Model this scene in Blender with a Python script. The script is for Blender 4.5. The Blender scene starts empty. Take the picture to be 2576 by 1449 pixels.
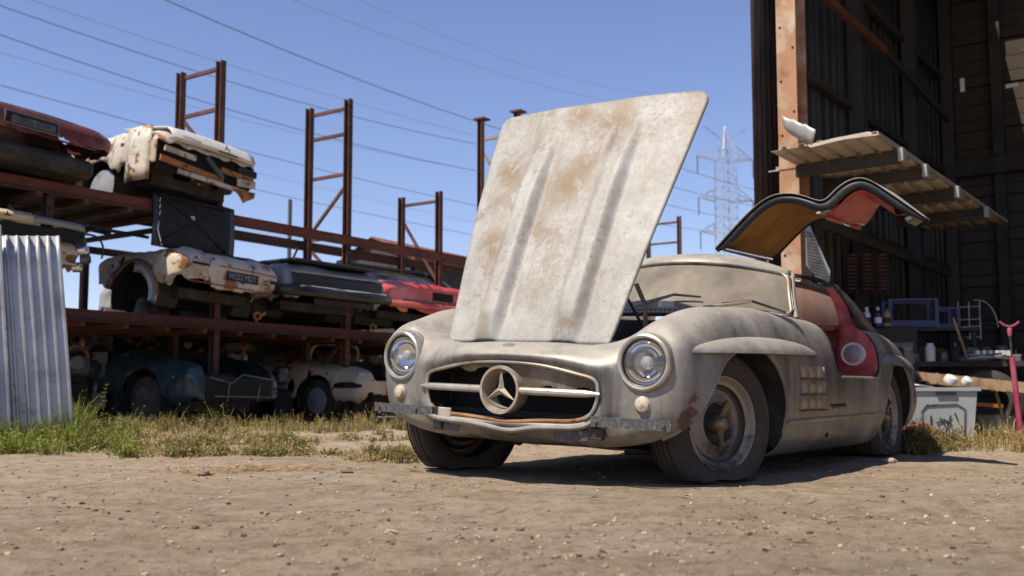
import bpy, bmesh, math, random
import numpy as np
from mathutils import Matrix, Vector

R = math.radians
random.seed(7)
rng = np.random.default_rng(7)
scene = bpy.context.scene
COL = scene.collection

# ------------------------------------------------------------------ camera
CAM_H = 0.357                      # eye height in metres
FPX, PITCH, HOR = 2600.0, 0.0873, 1002.0   # focal length and horizon row on a 2576 x 1449 frame
cam_d = bpy.data.cameras.new('camera')
cam = bpy.data.objects.new('camera', cam_d)
COL.objects.link(cam)
cam.location = (0, 0, CAM_H)
cam.rotation_euler = (R(90) + PITCH, 0, 0)
cam_d.sensor_width = 36
cam_d.lens = FPX / 2576 * 36
cam_d.shift_y = (HOR - FPX * math.tan(PITCH) - 724.5) / 2576
cam_d.clip_start = 0.05
cam_d.clip_end = 4000
cam_d.dof.use_dof = True
cam_d.dof.focus_distance = 4.7
cam_d.dof.aperture_fstop = 3.2
scene.camera = cam

# ------------------------------------------------------------------ sky and sun
SUN = Vector((-0.498, -0.38, 1.0)).normalized()      # direction towards the sun
elev = math.asin(SUN.z)
azim = math.atan2(SUN.x, SUN.y)                      # clockwise from +Y
world = bpy.data.worlds.new('World')
scene.world = world
world.use_nodes = True
wn = world.node_tree
bg = wn.nodes['Background']
sky = wn.nodes.new('ShaderNodeTexSky')
sky.sky_type = 'NISHITA'
sky.sun_disc = False
sky.sun_elevation = elev
sky.sun_rotation = azim
sky.air_density = 1.0
sky.dust_density = 0.0
sky.ozone_density = 2.0
tint = wn.nodes.new('ShaderNodeMix')            # the violet cast of the photograph's sky
tint.data_type = 'RGBA'; tint.blend_type = 'MULTIPLY'
tint.inputs['Factor'].default_value = 1.0
wn.links.new(sky.outputs[0], tint.inputs[6])
tint.inputs[7].default_value = (1.06, 0.965, 1.12, 1)
wn.links.new(tint.outputs[2], bg.inputs[0])
bg.inputs[1].default_value = 0.10
sun_d = bpy.data.lights.new('sun', 'SUN')
sun_d.energy = 5.0
sun_d.angle = R(0.53)
sun_d.color = (1.0, 0.915, 0.775)
sun = bpy.data.objects.new('sun', sun_d)
COL.objects.link(sun)
sun.rotation_euler = SUN.to_track_quat('Z', 'Y').to_euler()
sun.location = SUN * 30

scene.view_settings.view_transform = 'Standard'
scene.view_settings.look = 'None'
scene.view_settings.exposure = 0.42
scene.view_settings.gamma = 1.0
scene.view_settings.use_curve_mapping = False
scene.cycles.use_denoising = True
scene.cycles.max_bounces = 8
scene.cycles.transparent_max_bounces = 12

# ------------------------------------------------------------------ helpers
def at(u, v, y):
    """World point at depth y (metres along the ground) seen in direction (u, v)."""
    y0 = HOR - FPX * math.tan(PITCH)
    c, s = math.cos(PITCH), math.sin(PITCH)
    X = (u - 1288) / FPX
    U = -(v - y0) / FPX
    d = (X, c - U * s, s + U * c)
    k = y / d[1]
    return Vector((d[0] * k, y, CAM_H + d[2] * k))

def V3(p):
    return np.array(p, float)

def spline1(P, n, closed=False):
    """C2 interpolation of points along axis 0, chord-length knots, n samples."""
    P = np.asarray(P, float)
    if closed:
        P = np.concatenate([P[-3:], P, P[:4]])
    m = len(P)
    flat = P.reshape(m, -1)
    dl = np.sqrt((np.diff(P, axis=0) ** 2).sum(-1))
    if dl.ndim > 1:
        dl = dl.mean(axis=tuple(range(1, dl.ndim)))
    dl = np.maximum(dl, 1e-4) ** 0.75
    t = np.concatenate([[0], np.cumsum(dl)])
    hh = np.diff(t)
    A = np.zeros((m, m)); B = np.zeros((m, flat.shape[1]))
    A[0, 0] = A[-1, -1] = 1
    for i in range(1, m - 1):
        A[i, i - 1] = hh[i - 1]; A[i, i] = 2 * (hh[i - 1] + hh[i]); A[i, i + 1] = hh[i]
        B[i] = 6 * ((flat[i + 1] - flat[i]) / hh[i] - (flat[i] - flat[i - 1]) / hh[i - 1])
    M = np.linalg.solve(A, B)
    if closed:
        q = np.linspace(t[3], t[m - 4], n, endpoint=False)
    else:
        q = np.linspace(0, t[-1], n)
    k = np.clip(np.searchsorted(t, q, side='right') - 1, 0, m - 2)
    a = (t[k + 1] - q)[:, None]; b = (q - t[k])[:, None]; H = hh[k][:, None]
    out = (M[k] * a ** 3 + M[k + 1] * b ** 3) / (6 * H) + (flat[k] / H - M[k] * H / 6) * a + (flat[k + 1] / H - M[k + 1] * H / 6) * b
    return out.reshape((n,) + P.shape[1:])

def grid_tris(nu, nv):
    i = np.arange(nu - 1)[:, None] * nv + np.arange(nv - 1)[None, :]
    i = i.ravel()
    return np.concatenate([np.stack([i, i + 1, i + nv + 1], 1), np.stack([i, i + nv + 1, i + nv], 1)])

def grid_quads(nu, nv):
    i = (np.arange(nu - 1)[:, None] * nv + np.arange(nv - 1)[None, :]).ravel()
    return np.stack([i, i + 1, i + nv + 1, i + nv], 1)

def clip(verts, tris, g):
    """Keep the part of a triangle mesh where g(points) > 0; the cut edge is exact."""
    val = g(verts)
    s = val[tris] > 0
    ns = s.sum(1)
    keep = tris[ns == 3]
    part = tris[(ns == 1) | (ns == 2)]
    ps = s[(ns == 1) | (ns == 2)]
    new, key, out = [], {}, []
    base = len(verts)
    def cut(a, b):
        k = (a, b) if a < b else (b, a)
        if k not in key:
            key[k] = base + len(new)
            new.append(k)
        return key[k]
    for tr, ss in zip(part.tolist(), ps.tolist()):
        n = sum(ss)
        if n == 1:
            i = ss.index(True)
            a, b, c = tr[i], tr[(i + 1) % 3], tr[(i + 2) % 3]
            out.append((a, cut(a, b), cut(a, c)))
        else:
            i = ss.index(False)
            a, b, c = tr[i], tr[(i + 1) % 3], tr[(i + 2) % 3]
            ab, ac = cut(a, b), cut(a, c)
            out.append((ab, b, c)); out.append((ab, c, ac))
    if new:
        K = np.array(new)
        A, B = verts[K[:, 0]].copy(), verts[K[:, 1]].copy()
        pos = (val[K[:, 0]] > 0)
        lo = np.where(pos[:, None], A, B); hi = np.where(pos[:, None], B, A)
        for _ in range(14):
            mid = (lo + hi) / 2
            ok = (g(mid) > 0)[:, None]
            lo = np.where(ok, mid, lo); hi = np.where(ok, hi, mid)
        verts = np.concatenate([verts, lo])
    tris = np.concatenate([keep, np.array(out, int).reshape(-1, 3)])
    used = np.unique(tris)
    remap = np.full(len(verts), -1); remap[used] = np.arange(len(used))
    return verts[used], remap[tris]

def poly_sdf(p, poly):
    """Signed distance of 2-D points to a closed polygon, negative inside."""
    p = np.asarray(p); poly = np.asarray(poly, float)
    lo, hi = poly.min(0) - .08, poly.max(0) + .08
    near = ((p > lo) & (p < hi)).all(1)
    if not near.all():
        out = np.full(len(p), 0.08)
        if near.any(): out[near] = poly_sdf(p[near], poly)
        return out
    a, b = poly, np.roll(poly, -1, 0)
    ab = b - a
    d = np.full(len(p), 1e9); inside = np.zeros(len(p), bool)
    for i in range(len(poly)):
        ap = p - a[i]
        t = np.clip((ap @ ab[i]) / max(ab[i] @ ab[i], 1e-12), 0, 1)
        d = np.minimum(d, np.linalg.norm(ap - t[:, None] * ab[i], axis=1))
        cond = (a[i, 1] > p[:, 1]) != (b[i, 1] > p[:, 1])
        if abs(ab[i, 1]) > 1e-12:
            xx = a[i, 0] + (p[:, 1] - a[i, 1]) / ab[i, 1] * ab[i, 0]
            inside ^= cond & (p[:, 0] < xx)
    return np.where(inside, -d, d)

class MB:
    """Collects shapes and links them as ONE mesh object."""
    def __init__(self):
        self.v, self.f, self.n = [], [], 0
    def add(self, verts, faces):
        verts = np.asarray(verts, float)
        self.v.append(verts)
        self.f += [tuple(int(i) + self.n for i in f) for f in faces]
        self.n += len(verts)
        return self
    def box(self, c, s, rot=None, bevel=0.0):
        c = V3(c); s = V3(s) / 2
        if bevel > 0:
            b = min(bevel, s.min() * 0.9)
            vs = []
            fs = []
            # chamfered box: three rectangles per axis
            for sx in (-1, 1):
                for sy in (-1, 1):
                    for sz in (-1, 1):
                        vs += [(sx * (s[0] - b), sy * (s[1] - b), sz * s[2]), (sx * (s[0] - b), sy * s[1], sz * (s[2] - b)), (sx * s[0], sy * (s[1] - b), sz * (s[2] - b))]
            bm = bmesh.new()
            for q in vs: bm.verts.new(q)
            bmesh.ops.convex_hull(bm, input=bm.verts)
            bm.verts.ensure_lookup_table(); bm.verts.index_update()
            v = np.array([q.co[:] for q in bm.verts]); f = [[q.index for q in ff.verts] for ff in bm.faces]
            bm.free()
        else:
            v = np.array([(x, y, z) for x in (-s[0], s[0]) for y in (-s[1], s[1]) for z in (-s[2], s[2])])
            f = [(0, 1, 3, 2), (4, 6, 7, 5), (0, 4, 5, 1), (2, 3, 7, 6), (0, 2, 6, 4), (1, 5, 7, 3)]
        if rot is not None:
            v = v @ np.array(Matrix(rot).to_3x3() if not isinstance(rot, np.ndarray) else rot).T
        return self.add(v + c, f)
    def bar(self, a, b, w, h=None, up=(0, 0, 1)):
        """Rectangular bar from a to b."""
        a, b = V3(a), V3(b); h = h or w
        d = b - a; L = np.linalg.norm(d); d = d / L
        up = V3(up)
        if abs(d @ up) > 0.98: up = V3((1, 0, 0))
        x = np.cross(d, up); x /= np.linalg.norm(x); y = np.cross(x, d)
        v = [p + sx * x * w / 2 + sy * y * h / 2 for p in (a, b) for sx, sy in ((-1, -1), (1, -1), (1, 1), (-1, 1))]
        return self.add(v, [(3, 2, 1, 0), (4, 5, 6, 7), (0, 1, 5, 4), (1, 2, 6, 5), (2, 3, 7, 6), (3, 0, 4, 7)])
    def tube(self, pts, r, n=8, closed=False, flat=1.0, caps=True, up=(0, 0, 1)):
        pts = np.asarray([tuple(p) for p in pts], float); m = len(pts)
        rr = np.broadcast_to(np.asarray(r, float), (m,))
        if closed:
            tan = np.roll(pts, -1, 0) - np.roll(pts, 1, 0)
        else:
            tan = np.gradient(pts, axis=0)
        tan /= np.maximum(np.linalg.norm(tan, axis=1, keepdims=True), 1e-9)
        up = V3(up); ref = up if abs(tan[0] @ up) < 0.9 else V3((1, 0, 0)) if abs(tan[0][0]) < 0.9 else V3((0, 1, 0))
        nrm = ref - (ref @ tan[0]) * tan[0]; nrm /= np.linalg.norm(nrm)
        vs = []
        for i in range(m):
            nrm = nrm - (nrm @ tan[i]) * tan[i]; nrm /= max(np.linalg.norm(nrm), 1e-9)
            bi = np.cross(tan[i], nrm)
            for k in range(n):
                a = 2 * math.pi * k / n
                vs.append(pts[i] + rr[i] * (math.cos(a) * nrm * flat + math.sin(a) * bi))
        fs = []
        for i in range(m if closed else m - 1):
            j = (i + 1) % m
            for k in range(n):
                l = (k + 1) % n
                fs.append((i * n + k, i * n + l, j * n + l, j * n + k))
        if not closed and caps:
            fs.append(tuple(range(n - 1, -1, -1))); fs.append(tuple((m - 1) * n + k for k in range(n)))
        return self.add(vs, fs)
    def lathe(self, prof, n=32, origin=(0, 0, 0), axis=(1, 0, 0), cap=False):
        """prof: list of (along axis, radius)."""
        o = V3(origin); ax = V3(axis); ax /= np.linalg.norm(ax)
        ref = V3((0, 0, 1)) if abs(ax[2]) < 0.9 else V3((1, 0, 0))
        x = np.cross(ref, ax); x /= np.linalg.norm(x); y = np.cross(ax, x)
        vs, fs = [], []
        for h, r in prof:
            for k in range(n):
                a = 2 * math.pi * k / n
                vs.append(o + ax * h + r * (math.cos(a) * x + math.sin(a) * y))
        for i in range(len(prof) - 1):
            for k in range(n):
                l = (k + 1) % n
                fs.append((i * n + k, i * n + l, (i + 1) * n + l, (i + 1) * n + k))
        if cap:
            fs.append(tuple(range(n - 1, -1, -1))); fs.append(tuple((len(prof) - 1) * n + k for k in range(n)))
        return self.add(vs, fs)
    def prism(self, poly, d, o=(0, 0, 0), ex=(1, 0, 0), ey=(0, 0, 1)):
        """Polygon (in ex, ey) from o, thickened by vector d."""
        o, ex, ey, d = V3(o), V3(ex), V3(ey), V3(d); n = len(poly)
        a = np.array([o + ex * p[0] + ey * p[1] for p in poly])
        vs = np.concatenate([a, a + d])
        fs = [tuple(range(n)), tuple(range(2 * n - 1, n - 1, -1))] + [((i + 1) % n, i, n + i, n + (i + 1) % n) for i in range(n)]
        return self.add(vs, fs)
    def surf(self, P):
        """P: nu x nv x 3 array of points."""
        P = np.asarray(P, float)
        return self.add(P.reshape(-1, 3), grid_quads(P.shape[0], P.shape[1]))
    def ell(self, c, r, n=12, m=8):
        c, r = V3(c), V3(r)
        vs, fs = [], []
        for i in range(m + 1):
            th = math.pi * i / m
            for k in range(n):
                a = 2 * math.pi * k / n
                vs.append(c + r * V3((math.sin(th) * math.cos(a), math.sin(th) * math.sin(a), math.cos(th))))
        for i in range(m):
            for k in range(n):
                fs.append((i * n + k, i * n + (k + 1) % n, (i + 1) * n + (k + 1) % n, (i + 1) * n + k))
        return self.add(vs, fs)
    def build(self, name, mat, parent=None, smooth=35, thick=0.0, offset=-1.0, loc=None, rot=None):
        me = bpy.data.meshes.new(name)
        v = np.concatenate(self.v) if self.v else np.zeros((0, 3))
        me.from_pydata(v.tolist(), [], self.f)
        me.validate()
        bm = bmesh.new(); bm.from_mesh(me)
        bmesh.ops.remove_doubles(bm, verts=bm.verts, dist=1e-5)
        bmesh.ops.recalc_face_normals(bm, faces=bm.faces)
        bm.to_mesh(me); bm.free()
        return finish(name, me, mat, parent, smooth, thick, offset, loc, rot)

def finish(name, me, mat, parent=None, smooth=35, thick=0.0, offset=-1.0, loc=None, rot=None):
    if smooth:
        me.shade_smooth()
        me.set_sharp_from_angle(angle=R(smooth))
    o = bpy.data.objects.new(name, me)
    COL.objects.link(o)
    for m in (mat if isinstance(mat, (list, tuple)) else [mat]):
        me.materials.append(m)
    if parent is not None:
        o.parent = parent
    if loc is not None: o.location = loc
    if rot is not None: o.rotation_euler = rot
    if thick:
        md = o.modifiers.new('thickness', 'SOLIDIFY'); md.thickness = thick; md.offset = offset
    return o

def raw(name, verts, tris, mat, parent=None, smooth=40, thick=0.0, offset=-1.0):
    me = bpy.data.meshes.new(name)
    me.from_pydata(np.asarray(verts).tolist(), [], np.asarray(tris).tolist())
    me.validate()
    return finish(name, me, mat, parent, smooth, thick, offset)

def tag(o, label=None, cat=None, group=None, kind=None):
    if label: o['label'] = label
    if cat: o['category'] = cat
    if group: o['group'] = group
    if kind: o['kind'] = kind
    return o

def thing(name, label, cat, loc=(0, 0, 0), rz=0.0, group=None):
    o = bpy.data.objects.new(name, None)
    o.empty_display_size = 0.1
    COL.objects.link(o)
    o.location = loc
    o.rotation_euler = (0, 0, rz)
    return tag(o, label, cat, group)

def copy_tree(o, parent=None):
    c = o.copy(); COL.objects.link(c); c.parent = parent
    for ch in list(o.children):
        copy_tree(ch, c)
    return c

def text_mesh(txt, size, depth=0.002, shear=0.0, font_spacing=1.0):
    cu = bpy.data.curves.new('lettering', 'FONT')
    cu.body = txt; cu.size = size; cu.extrude = depth; cu.shear = shear
    cu.align_x = 'CENTER'; cu.align_y = 'CENTER'; cu.space_character = font_spacing
    cu.resolution_u = 3
    tmp = bpy.data.objects.new('lettering', cu); COL.objects.link(tmp)
    bpy.context.view_layer.update()
    me = bpy.data.meshes.new_from_object(tmp.evaluated_get(bpy.context.evaluated_depsgraph_get()))
    COL.objects.unlink(tmp); bpy.data.objects.remove(tmp); bpy.data.curves.remove(cu)
    return me

# ------------------------------------------------------------------ materials
class NT:
    def __init__(self, name):
        self.m = bpy.data.materials.new(name); self.m.use_nodes = True
        self.t = self.m.node_tree; self.b = self.t.nodes['Principled BSDF']
        self.tc = self.t.nodes.new('ShaderNodeTexCoord')
        self.co = self.tc.outputs['Object']
    def new(self, k): return self.t.nodes.new(k)
    def L(self, a, b): self.t.links.new(a, b)
    def put(self, sock, v):
        if hasattr(v, 'links'): self.L(v, sock)
        elif isinstance(v, (tuple, list)) and len(v) == 3 and sock.type == 'RGBA': sock.default_value = (*v, 1)
        else: sock.default_value = v
    def mapping(self, scale=(1, 1, 1), rot=(0, 0, 0), co=None):
        n = self.new('ShaderNodeMapping'); self.L(co or self.co, n.inputs[0])
        n.inputs['Scale'].default_value = scale; n.inputs['Rotation'].default_value = rot
        return n.outputs[0]
    def noise(self, s, det=4, rough=0.55, co=None, dist=0.0):
        n = self.new('ShaderNodeTexNoise'); self.L(co or self.co, n.inputs['Vector'])
        n.inputs['Scale'].default_value = s; n.inputs['Detail'].default_value = det
        n.inputs['Roughness'].default_value = rough; n.inputs['Distortion'].default_value = dist
        return n.outputs['Fac']
    def voro(self, s, co=None, feat='F1', out='Distance'):
        n = self.new('ShaderNodeTexVoronoi'); n.feature = feat; self.L(co or self.co, n.inputs['Vector'])
        n.inputs['Scale'].default_value = s
        return n.outputs[out]
    def rng(self, x, a, b, c=0.0, d=1.0):
        n = self.new('ShaderNodeMapRange'); self.put(n.inputs[0], x)
        for i, q in enumerate((a, b, c, d)): n.inputs[i + 1].default_value = q
        return n.outputs[0]
    def math(self, op, a, b=0.0):
        n = self.new('ShaderNodeMath'); n.operation = op; self.put(n.inputs[0], a); self.put(n.inputs[1], b)
        return n.outputs[0]
    def mix(self, f, a, b):
        n = self.new('ShaderNodeMix'); n.data_type = 'RGBA'
        self.put(n.inputs['Factor'], f); self.put(n.inputs[6], a); self.put(n.inputs[7], b)
        return n.outputs[2]
    def ramp(self, f, stops):
        n = self.new('ShaderNodeValToRGB'); self.put(n.inputs[0], f)
        e = n.color_ramp.elements
        while len(e) < len(stops): e.new(0.5)
        for q, (p, c) in zip(e, stops): q.position = p; q.color = (*c, 1)
        return n.outputs[0]
    def bump(self, h, strength=0.3, dist=0.01, prev=None):
        n = self.new('ShaderNodeBump'); n.inputs['Strength'].default_value = strength; n.inputs['Distance'].default_value = dist
        self.L(h, n.inputs['Height'])
        if prev is not None: self.L(prev, n.inputs['Normal'])
        return n.outputs[0]
    def near(self, p, r0, r1):
        """1 near point p, 0 beyond r1 (object space)."""
        n = self.new('ShaderNodeVectorMath'); n.operation = 'DISTANCE'; self.L(self.co, n.inputs[0]); n.inputs[1].default_value = p
        return self.rng(n.outputs['Value'], r0, r1, 1.0, 0.0)
    def up(self, a=0.3, b=0.95):
        g = self.new('ShaderNodeNewGeometry'); s = self.new('ShaderNodeSeparateXYZ'); self.L(g.outputs['Normal'], s.inputs[0])
        return self.rng(s.outputs[2], a, b)
    def island(self):
        g = self.new('ShaderNodeNewGeometry'); return g.outputs['Random Per Island']
    def done(self, col=None, rough=None, metal=None, bump=None, **k):
        b = self.b
        if col is not None: self.put(b.inputs['Base Color'], col)
        if rough is not None: self.put(b.inputs['Roughness'], rough)
        if metal is not None: self.put(b.inputs['Metallic'], metal)
        if bump is not None: self.L(bump, b.inputs['Normal'])
        for q, v in k.items(): self.put(b.inputs[q.replace('_', ' ')], v)
        return self.m

def patchy(name, base, layers=(), rough=0.6, metal=0.0, vary=0.12, vs=3.0, bump=0.1, bs=40, bd=0.003, co=None, **k):
    """Base colour with mild variation, then layers (colour, noise scale, lo, hi[, detail])."""
    t = NT(name)
    if co == 'world':
        g = t.new('ShaderNodeNewGeometry'); t.co = g.outputs['Position']
    lo = tuple(c * (1 - vary) for c in base); hi = tuple(min(1, c * (1 + vary)) for c in base)
    c = t.ramp(t.noise(vs, 5), [(0.3, lo), (0.7, hi)])
    rg = rough
    for i, l in enumerate(layers):
        col, s, a, b = l[:4]
        mp = t.mapping((1, 1, 1), (i * 1.1, i * 0.7, i * 0.4 + 0.2))
        f = t.rng(t.noise(s, l[4] if len(l) > 4 else 6, 0.62, co=mp), a, b)
        c = t.mix(f, c, col)
    bp = t.bump(t.noise(bs, 5), bump, bd) if bump else None
    return t.done(c, rg, metal, bp, **k)

RUST = (0.16, 0.055, 0.022)
RUSTD = (0.055, 0.022, 0.014)
M = {}
# hero paint: silver under a coat of tan dust, with worn patches
def dusty_paint(name, hood=False):
    t = NT(name)
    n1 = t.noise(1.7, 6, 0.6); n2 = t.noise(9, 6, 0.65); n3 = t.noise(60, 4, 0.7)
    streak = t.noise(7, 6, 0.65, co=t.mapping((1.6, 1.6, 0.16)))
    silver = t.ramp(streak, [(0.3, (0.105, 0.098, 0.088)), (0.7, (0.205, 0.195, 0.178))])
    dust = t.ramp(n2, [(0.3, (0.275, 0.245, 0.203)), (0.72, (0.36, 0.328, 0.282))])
    # dust thickest on upward panels; the darkened upright sides also paint in their shade
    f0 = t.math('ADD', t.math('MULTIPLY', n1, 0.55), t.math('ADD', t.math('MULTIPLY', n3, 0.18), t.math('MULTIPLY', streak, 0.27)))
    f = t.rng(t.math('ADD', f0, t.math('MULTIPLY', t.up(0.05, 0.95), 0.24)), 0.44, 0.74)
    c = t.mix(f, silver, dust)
    run = t.rng(t.noise(30, 3, 0.6, co=t.mapping((1, 1, 0.06))), 0.60, 0.72)
    c = t.mix(t.math('MULTIPLY', run, 0.22), c, (0.14, 0.115, 0.085))
    pale = t.rng(t.noise(3.1, 7, 0.7, co=t.mapping((1, 1, 1.6), (0.5, 0.2, 0.9))), 0.60, 0.68)
    c = t.mix(t.math('MULTIPLY', pale, 0.25), c, (0.40, 0.37, 0.32))
    chips = t.rng(t.noise(95, 2, 0.5), 0.72, 0.75)
    c = t.mix(t.math('MULTIPLY', chips, 0.7), c, (0.075, 0.055, 0.04))
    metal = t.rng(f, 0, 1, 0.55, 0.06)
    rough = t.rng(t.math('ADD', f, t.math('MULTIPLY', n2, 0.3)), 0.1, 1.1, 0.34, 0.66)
    if hood:
        pale = t.ramp(t.noise(5, 6, 0.7), [(0.3, (0.225, 0.209, 0.185)), (0.65, (0.37, 0.358, 0.335))])
        c = pale
        st = t.mapping((1.0, 3.2, 0.9))
        big = t.rng(t.noise(2.6, 5, 0.62, co=st), 0.52, 0.60)
        c = t.mix(t.math('MULTIPLY', big, 0.5), c, (0.24, 0.195, 0.14))
        mud = t.rng(t.noise(4.6, 7, 0.68), 0.56, 0.62)
        c = t.mix(t.math('MULTIPLY', mud, 0.65), c, (0.20, 0.15, 0.095))
        for p, r in (((-0.06, 0.12, 1.80), 0.19), ((-0.09, -0.10, 1.89), 0.12), ((0.08, -0.03, 1.50), 0.17), ((0.04, 0.03, 1.62), 0.12), ((0.03, -0.42, 1.60), 0.12), ((0.22, -0.38, 1.2), 0.13)):
            loc = t.math('MULTIPLY', t.near(p, r * 0.2, r), t.rng(t.noise(11, 6, 0.7), 0.36, 0.5))
            c = t.mix(t.math('MULTIPLY', loc, 0.95), c, (0.19, 0.13, 0.072))
        scr = t.rng(t.noise(20, 3, 0.6, co=t.mapping((1, 9, 0.7), (0.35, 0.0, 0.0))), 0.66, 0.70)
        c = t.mix(t.math('MULTIPLY', scr, 0.55), c, (0.47, 0.46, 0.44))
        grime = t.rng(t.noise(42, 6, 0.75), 0.50, 0.62)
        c = t.mix(t.math('MULTIPLY', grime, t.rng(t.noise(1.9, 4), 0.40, 0.62, 0.0, 0.75)), c, (0.20, 0.155, 0.105))
        speck = t.rng(t.noise(75, 3, 0.6), 0.64, 0.69)
        c = t.mix(t.math('MULTIPLY', speck, 0.8), c, (0.17, 0.12, 0.08))
        drop = t.rng(t.voro(38), 0.10, 0.05)
        c = t.mix(t.math('MULTIPLY', drop, t.rng(t.noise(3.3, 2), 0.5, 0.62)), c, (0.14, 0.10, 0.07))
        metal = 0.05; rough = 0.6
    else:
        # red oxide showing through on the flank, maroon primer by the front lamp
        red = t.math('MULTIPLY', t.near((-1.0, 0.88, 0.55), 0.05, 0.35), t.rng(n1, 0.40, 0.75))
        c = t.mix(t.math('MULTIPLY', red, 0.5), c, (0.34, 0.14, 0.12))
        for p, r in (((0.44, 0.80, 0.51), 0.046), ((0.45, 0.79, 0.42), 0.048), ((0.44, 0.80, 0.46), 0.040)):
            pm = t.rng(t.math('ADD', t.near(p, 0.0, r * 2), t.math('MULTIPLY', t.noise(34, 6, 0.7), 0.9)), 1.0, 1.04)
            c = t.mix(t.math('MULTIPLY', pm, 0.8), c, (0.085, 0.028, 0.030))
        sc = t.rng(t.noise(26, 2, 0.5, co=t.mapping((0.5, 0.5, 5.0), (0.3, 0.4, 0))), 0.70, 0.74)
        c = t.mix(t.math('MULTIPLY', sc, 0.5), c, (0.2, 0.17, 0.13))
    bp = t.bump(t.noise(140, 3, 0.6), 0.12, 0.001)
    bp = t.bump(t.noise(3.5, 2, 0.4), 0.25, 0.004, bp)
    return t.done(c, rough, metal, bp, Specular_IOR_Level=0.4)

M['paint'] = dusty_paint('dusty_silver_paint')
M['hood'] = dusty_paint('dirty_hood_paint', True)
M['chrome'] = patchy('dusty_chrome', (0.42, 0.39, 0.34), [((0.30, 0.24, 0.17), 9, 0.5, 0.66), ((0.16, 0.10, 0.05), 30, 0.62, 0.7)], 0.36, 0.6, vs=8, bump=0.05)
M['trimdust'] = patchy('dust_coated_trim', (0.31, 0.255, 0.185), [((0.42, 0.38, 0.32), 8, 0.5, 0.6)], 0.5, 0.3, bump=0.05)
M['ventdust'] = patchy('tan_vent_dust', (0.36, 0.265, 0.155), [((0.24, 0.17, 0.10), 12, 0.5, 0.65)], 0.7, 0.1, bump=0.1)
M['bright'] = patchy('bright_metal', (0.62, 0.60, 0.57), [((0.35, 0.3, 0.24), 14, 0.58, 0.72)], 0.25, 0.85, bump=0.03)
M['black'] = patchy('black_paint', (0.012, 0.012, 0.013), [((0.05, 0.045, 0.04), 12, 0.55, 0.75)], 0.4, bump=0.05)
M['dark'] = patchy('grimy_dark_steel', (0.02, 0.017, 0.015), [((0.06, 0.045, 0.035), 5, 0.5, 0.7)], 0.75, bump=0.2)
M['void'] = patchy('void_black', (0.008, 0.008, 0.008), [], 0.9, bump=0)  # flat black standing in for the dark inside holes and gaps
M['rubber'] = patchy('old_tyre_rubber', (0.038, 0.030, 0.023), [((0.080, 0.060, 0.042), 6, 0.45, 0.72)], 0.85, vs=10, bump=0.2, bs=80)
M['wheelpaint'] = patchy('dirty_wheel_paint', (0.29, 0.24, 0.185), [((0.07, 0.05, 0.035), 7, 0.50, 0.66), ((0.30, 0.26, 0.21), 12, 0.58, 0.7)], 0.5, 0.25, bump=0.1)
M['wheeldark'] = patchy('wheel_dark_band', (0.045, 0.035, 0.026), [((0.12, 0.09, 0.06), 10, 0.5, 0.7)], 0.6, 0.2)  # dark brown for wheel grooves, brackets and stays
M['bronze'] = patchy('worn_brass', (0.23, 0.155, 0.075), [((0.12, 0.10, 0.08), 14, 0.45, 0.6), ((0.33, 0.3, 0.25), 22, 0.6, 0.7)], 0.45, 0.5, bump=0.1)
M['red'] = patchy('faded_red_leather', (0.36, 0.050, 0.045), [((0.46, 0.17, 0.14), 3.0, 0.46, 0.72), ((0.17, 0.018, 0.018), 6, 0.54, 0.72), ((0.36, 0.24, 0.17), 16, 0.60, 0.78)], 0.45, bump=0.15, bs=120, bd=0.001)
M['mustard'] = patchy('mustard_headliner', (0.27, 0.145, 0.03), [((0.17, 0.085, 0.02), 3.5, 0.48, 0.66), ((0.33, 0.22, 0.08), 6, 0.6, 0.75)], 0.9, bump=0.2, bs=200, bd=0.001)
M['irons'] = patchy('peeling_bumper_iron', (0.055, 0.055, 0.056), [((0.12, 0.115, 0.11), 60, 0.45, 0.65), ((0.13, 0.085, 0.055), 14, 0.58, 0.72), ((0.25, 0.22, 0.18), 45, 0.62, 0.72)], 0.6, 0.15, bump=0.2)
M['rustlip'] = patchy('rusty_lip', (0.23, 0.095, 0.035), [((0.30, 0.17, 0.09), 9, 0.45, 0.7), ((0.10, 0.035, 0.015), 22, 0.5, 0.75)], 0.8, bump=0.4, bs=90)
M['amber'] = patchy('dusty_lamp_lens', (0.50, 0.43, 0.33), [((0.36, 0.27, 0.17), 40, 0.5, 0.6)], 0.35, bump=0.1)

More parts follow.
